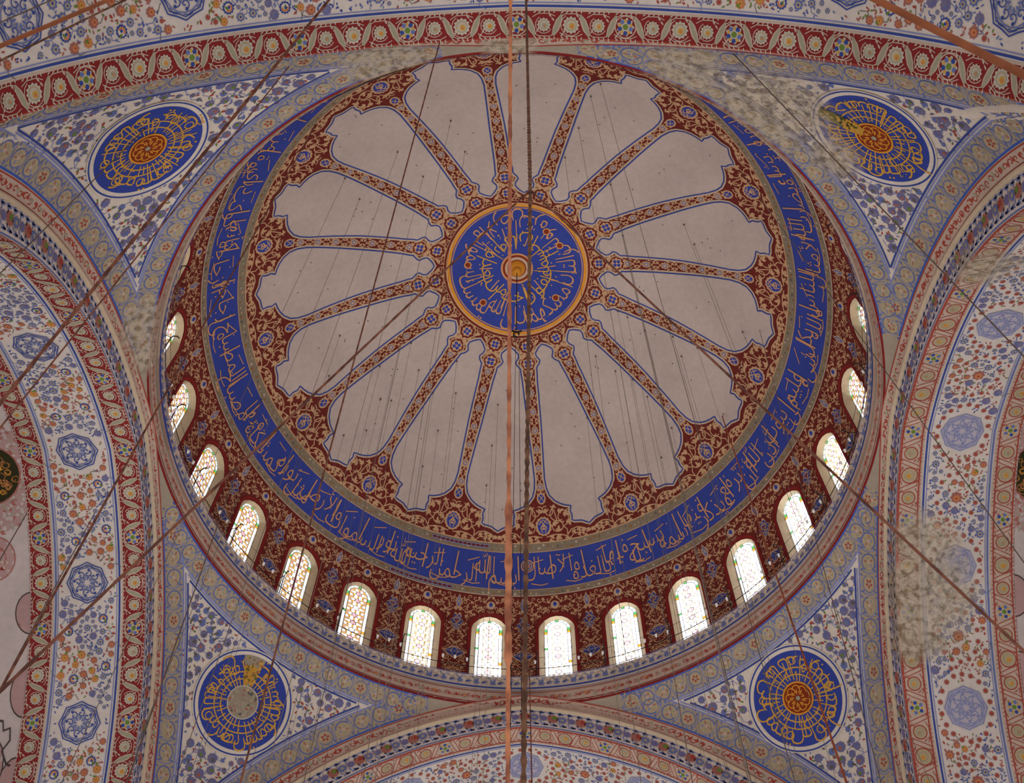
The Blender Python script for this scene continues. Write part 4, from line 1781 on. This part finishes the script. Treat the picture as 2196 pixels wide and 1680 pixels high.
def tube(pts, r, m, n=6, name='tube', parent=None, beads=0, taper=None, rough=0):
    """tube through pts; beads > 0 swells it along its length like a chain"""
    p = Paint()
    p.slots = {'m': 0}; p.ml = [m]
    V = [Vector(q) for q in pts]
    rings = []
    for i, q in enumerate(V):
        a = V[max(0, i - 1)]; b = V[min(len(V) - 1, i + 1)]
        t = (b - a).normalized()
        s = t.cross(Vector((.31, .2, .93))).normalized()
        w = t.cross(s)
        rr = r if not callable(r) else r(i)
        rings.append([tuple(q + (s * cos(2 * pi * j / n) + w * sin(2 * pi * j / n)) * rr) for j in range(n)])
    for g in rings: p.v.extend(g)
    for i in range(len(rings) - 1):
        for j in range(n):
            j2 = (j + 1) % n
            p.f.append((i * n + j, i * n + j2, (i + 1) * n + j2, (i + 1) * n + j)); p.m.append(0)
    p.f.append(tuple(range(n))[::-1]); p.m.append(0)
    k = (len(rings) - 1) * n
    p.f.append(tuple(range(k, k + n))); p.m.append(0)
    return p.build(name, parent, smooth=True)


rail = empty('iron_railing', (0, 0, 0))
tag(rail, 'thin black iron railing with hooked posts in front of the dome windows', 'railing')
RRL = 11.86
for zz in (.62,):
    tube([(RRL * sin(2 * pi * i / 112), RRL * cos(2 * pi * i / 112), zz) for i in range(113)], .016, iron, name='rail', parent=rail)
post0 = None
for k in range(NW):
    azp = k * 2 * pi / NW + PH_W + .046
    x, y = RRL * sin(azp), RRL * cos(azp)
    ix, iy = -sin(azp), -cos(azp)
    h = 1.35
    pts = [(x, y, 0.0), (x, y, h * .6), (x, y, h), (x + ix * .06, y + iy * .06, h + .12), (x + ix * .18, y + iy * .18, h + .14), (x + ix * .26, y + iy * .26, h + .02)]
    tube(pts, .022, iron, name='post', parent=rail)
    tube([(x, y, h), (x - ix * .35, y - iy * .35, h + .16), (x - ix * .6, y - iy * .6, h + .2)], .014, iron, name='bracket', parent=rail)


def lamp_mesh():
    me = Paint()
    me.slots = {'g': 0, 'i': 1}; me.ml = [lampglass, iron]
    prof = [(.0, -.10), (.018, -.09), (.032, -.06), (.044, -.01), (.04, .03), (.05, .07)]
    n = 10
    for r, z in prof:
        for j in range(n):
            a = 2 * pi * j / n
            me.v.append((max(r, .002) * cos(a), max(r, .002) * sin(a), z))
    for i in range(len(prof) - 1):
        for j in range(n):
            j2 = (j + 1) % n
            me.f.append((i * n + j, i * n + j2, (i + 1) * n + j2, (i + 1) * n + j)); me.m.append(0)
    b = len(me.v)
    for z, r in ((.09, .006), (.30, .006)):
        for j in range(4):
            a = pi / 2 * j
            me.v.append((r * cos(a), r * sin(a), z))
    for j in range(4):
        me.f.append((b + j, b + (j + 1) % 4, b + 4 + (j + 1) % 4, b + 4 + j)); me.m.append(1)
    return me.build('glass_oil_lamp', smooth=True)


lamp0 = lamp_mesh()
first = True
for k in range(-7, 8):
    azp = k * 2 * pi / NW + PH_W
    for j in (-1, 0, 1):
        az = azp + j * .040
        if first:
            o = lamp0; first = False
        else:
            o = lamp0.copy(); COL.objects.link(o)
        o.location = ((RRL - .03) * sin(az), (RRL - .03) * cos(az), .62 + .30 * .0 - .28 + .62 + (.05 if j == 0 else 0))
        tag(o, 'tiny clear glass oil lamp hanging at the railing between two dome windows', 'lamp', 'glass oil lamps along the dome railing')
# upper wire the lamps hang from
tube([(RRL * sin(2 * pi * i / 112), RRL * cos(2 * pi * i / 112), 1.26) for i in range(113)], .008, iron, n=4, name='lamp_wire', parent=rail)

# ================================================================== 8. CABLES, CHAINS AND WIRES
def rope_mat(name, c1, c2, scale):
    m = bpy.data.materials.new(name); m.use_nodes = True
    nt = m.node_tree; b = nt.nodes['Principled BSDF']; b.inputs['Roughness'].default_value = .8
    tc = nt.nodes.new('ShaderNodeTexCoord'); ns = nt.nodes.new('ShaderNodeTexNoise'); ns.inputs['Scale'].default_value = scale
    rp = nt.nodes.new('ShaderNodeValToRGB')
    nt.links.new(tc.outputs['Object'], ns.inputs['Vector']); nt.links.new(ns.outputs[0], rp.inputs[0]); nt.links.new(rp.outputs[0], b.inputs['Base Color'])
    rp.color_ramp.elements[0].position = .38; rp.color_ramp.elements[1].position = .62
    rp.color_ramp.elements[0].color = tuple(min(.9, lin(c1[q]) * 1.7) for q in range(3)) + (1,)
    rp.color_ramp.elements[1].color = tuple(min(.9, lin(c2[q]) * 1.7) for q in range(3)) + (1,)
    return m


brown = rope_mat('brown_steel_cable', (78, 44, 34), (120, 72, 54), 6)
darkc = rope_mat('dark_chain', (72, 46, 34), (112, 76, 54), 8)
rust = rope_mat('rusty_cable', (120, 58, 38), (150, 78, 50), 6)
orange = rope_mat('orange_rope', (134, 78, 58), (190, 122, 86), 3)
rustrope = rope_mat('rust_orange_rope', (116, 62, 36), (140, 78, 46), 2)
wirem = mat('thin_black_wire', (92, 76, 68), .5, True)


def cable(name, a, b, r, m, label, cat='cable', bumps=0.0, step=.35, group=None, hit=False):
    a = Vector(a); b = Vector(b)
    if hit:
        d = (a - b).normalized()
        dg = bpy.context.evaluated_depsgraph_get()
        ok, loc, nrm, idx, ob, mw = SC.ray_cast(dg, a, d, distance=30)
        if ok: a = loc
    # run on below the picture towards the floor
    d = (b - a).normalized()
    if d.z < -.05:
        b = b + d * min(11.0, max(0.0, (b.z + 36.0) / -d.z))
    L = (b - a).length
    n = max(2, int(L / step))
    pts = [tuple(a.lerp(b, i / n)) for i in range(n + 1)]
    rnd = random.Random(len(name) + int(L * 10))
    rf = (lambda i: r * (1 + bumps * ((i % 2) * 2 - 1) + bumps * .5 * rnd.uniform(-1, 1))) if bumps else (lambda i: r)
    o = tube(pts, rf, m, n=6, name=name)
    tag(o, label, cat, group)
    return o


bpy.context.view_layer.update()
J = (0.493, -13.5, -19.98)
cable('hanging_chain', J, (J[0], J[1], -2.9), .026, darkc, 'dark chain running from the top edge down to the cable junction above the medallion', 'chain', .22, .09)
cable('steel_cable', (0.493, -13.500, -19.970), (-3.075, -12.948, -29.206), 0.0131, brown, 'thick brown cable sloping from the junction down to the lower left corner', 'cable', 0.12, 0.12, hit=False)
cable('steel_cable', (0.493, -13.500, -19.970), (3.924, -12.731, -28.655), 0.0131, brown, 'brown cable sloping from the junction down across the right windows', 'cable', 0.1, 0.12, hit=False)
cable('hanging_chain', (0.493, -13.500, -19.970), (0.365, -11.402, -28.672), 0.0227, darkc, 'dark beaded chain running from the junction down past the bottom windows', 'chain', 0.25, 0.075, hit=False)
cable('steel_cable', (-3.368, -14.698, -10.523), (-6.700, -10.925, -21.331), 0.0263, brown, 'brown twisted cable crossing the upper left roundel corner from top to left edge', 'cable', 0.15, 0.2, hit=True)
cable('steel_cable', (-4.524, -13.180, -9.952), (-7.120, -10.198, -20.691), 0.0131, brown, 'thin dark cable just below the twisted cable at upper left', 'cable', 0, 0.35, hit=False)
cable('steel_cable', (-6.682, -8.031, -7.644), (-6.124, -8.371, -24.107), 0.0206, brown, 'brown cable in the lower left, nearer the left edge than the thick one', 'cable', 0, 0.35, hit=True)
cable('steel_cable', (-1.788, -12.544, -1.526), (-3.801, -5.419, -22.929), 0.0172, brown, 'thin brown cable crossing the left panels and a left window to the bottom edge', 'cable', 0, 0.35, hit=True)
cable('steel_cable', (5.847, -12.129, -2.993), (10.004, -8.374, -15.242), 0.0145, wirem, 'thin dark cable crossing the upper right roundel', 'cable', 0, 0.35, hit=True)
cable('steel_cable', (9.126, -5.391, -5.801), (9.658, -5.231, -16.945), 0.0123, wirem, 'thin dark cable over the right arch soffit', 'cable', 0, 0.35, hit=True)
cable('steel_cable', (7.438, 1.774, -5.796), (6.440, -1.212, -19.016), 0.0251, rust, 'rust coloured cable passing over the lower right roundel', 'cable', 0, 0.35, hit=True)
cable('rope', (3.913, -16.275, -22.602), (4.714, -15.923, -25.095), 0.0358, rustrope, 'thick orange rope across the top right corner', 'rope', 0, 0.35, hit=True)
cable('rope', (-3.902, -16.294, -21.809), (-4.394, -16.151, -24.186), 0.0233, rustrope, 'blurred orange rope across the top left corner', 'rope', 0, 0.35, hit=True)
cable('steel_cable', (-6.184, -15.246, -14.211), (-7.643, -14.647, -17.030), 0.0167, darkc, 'dark cable beside the orange rope in the top left corner', 'cable', 0, 0.35, hit=True)
cable('steel_cable', (-7.278, -15.315, -14.583), (-7.576, -15.192, -16.904), 0.0104, wirem, 'thin wire in the extreme top left corner', 'cable', 0, 0.35, hit=True)
cable('steel_cable', (0.372, 3.852, -9.019), (0.423, 2.215, -15.709), 0.0179, brown, 'thin brown cable just right of the dark chain at the bottom', 'cable', 0, 0.35, hit=False)
cable('steel_cable', (-11.397, -3.312, -11.723), (-10.335, -4.461, -15.649), 0.0123, wirem, 'thin wire over the left soffit near its dark roundel', 'cable', 0, 0.35, hit=False)
cable('steel_cable', (-10.001, -2.999, -11.260), (-8.535, -4.832, -19.902), 0.0103, wirem, 'thin wire ending low on the left edge', 'cable', 0, 0.35, hit=False)
cable('steel_cable', (-9.766, -10.311, -6.776), (-10.414, -9.556, -12.964), 0.0134, wirem, 'thin wire over the left arch moulding', 'cable', 0, 0.35, hit=True)
cable('steel_cable', (8.407, 0.461, -7.636), (7.548, 0.076, -17.800), 0.0115, wirem, 'thin wire at the right side of the lower right roundel', 'cable', 0, 0.35, hit=True)
cable('steel_cable', (-8.897, 0.900, -3.431), (-6.584, -2.973, -20.632), 0.0150, wirem, 'thin dark cable running down just left of the lower left roundel', 'cable', 0, 0.35, hit=True)
# orange rope hanging in front of everything, frayed thick over one length
ra_, rb_ = Vector((0.225, -15.371, -15.184)), Vector((0.113, -6.566, -23.895))
top = ra_ + (ra_ - rb_) * .98


def rope_r(i, n=330):
    p = top.lerp(rb_, i / n)
    s = (p - ra_).length / (rb_ - ra_).length if (p - ra_).dot(rb_ - ra_) > 0 else 0
    w = .030 if s < .68 else (.050 if s < .86 else .032)
    return w * (1 + .16 * sin(i * 1.9) + .12 * sin(i * .77))


o = tube([tuple(top.lerp(rb_, i / 330)) for i in range(331)] + [tuple(rb_ + (rb_ - ra_) * .9)], rope_r, orange, n=7, name='rope')
tag(o, 'frayed orange rope running the full height just left of the dark chain', 'rope')
# pendant gear on the dome axis
pend_root = empty('pendant_hook', (0, 0, 6.0))
tag(pend_root, 'black hook on a thin chain hanging below the centre of the dome medallion', 'hook')
tube([(0, 0, 12.6 - i * .09) for i in range(73)], lambda i: .016 + .008 * (i % 2), iron, n=5, name='chain', parent=pend_root)
tube([(.10 * cos(t * .5), 0.05, 5.86 + .24 * sin(t * .5)) for t in range(11)], .035, iron, n=6, name='hook', parent=pend_root)
tube([(-.16, 0, 6.1), (.02, 0.02, 6.0), (.2, .03, 6.14)], .04, iron, n=6, name='shackle', parent=pend_root)
for dx in (-.02, .10):
    tube([(dx, 0, 5.8), (dx * 3, .1, -34)], .010, iron, n=4, name='wire', parent=pend_root)
boss = Paint()
prof = [(.0, 12.22), (.10, 12.24), (.17, 12.32), (.19, 12.42), (.15, 12.5), (.26, 12.56), (.33, 12.66), (.36, 12.80)]
boss.grid(lambda t, a: (max(.001, prof[t][0]) * cos(a), max(.001, prof[t][0]) * sin(a), prof[t][1]), list(range(len(prof))), [2 * pi * i / 20 for i in range(21)], 'bossgold')
bo = boss.build('gilded_boss', dome, smooth=True)
bo['label'] = 'small gilded boss'
# plumb wires of the chandeliers
DOTS = [(-7.49, 1.93, 10.2), (-4.65, 2.92, 11.56), (-4.36, 4.12, 11.31), (-5.53, 5.11, 10.35), (-5.97, 4.94, 10.19), (-6.55, 5.97, 9.24), (-3.77, 5.15, 11.1), (-2.78, 5.28, 11.33), (-2.71, 3.97, 11.86), (-3.57, 6.62, 10.36), (-4.22, 7.79, 9.24), (-0.93, 5.88, 11.33), (-1.21, 7.42, 10.36), (-7.43, 5.86, 8.62), (-5.97, 3.63, 10.72), (-1.46, 8.77, 9.2), (-5.17, 3.09, 11.29), (-7.96, 3.43, 9.41), (3.41, 3.76, 11.75), (4.97, 4.5, 10.9), (5.47, 2.37, 11.33), (4.34, 1.69, 11.92), (6.61, 2.39, 10.7), (7.57, 2.6, 9.99), (4.75, 1.9, 11.73), (6.96, 3.12, 10.28), (5.58, 5.07, 10.35), (6.1, 7.15, 8.69), (3.01, 6.27, 10.75), (4.25, 4.27, 11.29), (6.55, 6.0, 9.21), (9.18, 1.37, 8.81), (-4.6, -5.84, 10.42), (-2.46, -7.04, 10.4), (-2.0, -5.55, 11.36), (-6.25, -3.93, 10.46), (-3.73, -4.56, 11.36), (-2.53, -2.05, 12.38), (-6.65, -5.01, 9.72), (2.91, -8.12, 9.46), (3.23, -8.71, 8.81), (2.52, -6.62, 10.66), (2.02, -5.22, 11.51), (3.87, -4.08, 11.5), (7.25, -1.86, 10.38), (6.81, -2.66, 10.51), (4.46, -1.75, 11.87)]
for i, (x, y, z) in enumerate(DOTS):
    o = tube([(x, y, z + .03), (x, y, z - .05), (x, y, z - .06), (x, y, -34.0)], lambda j: .035 if j < 2 else .0065, wirem, n=5, name='hanging_wire')
    tag(o, 'hair-thin chandelier wire hanging straight down from a small peg in the dome', 'wire', 'chandelier wires hanging from the dome')
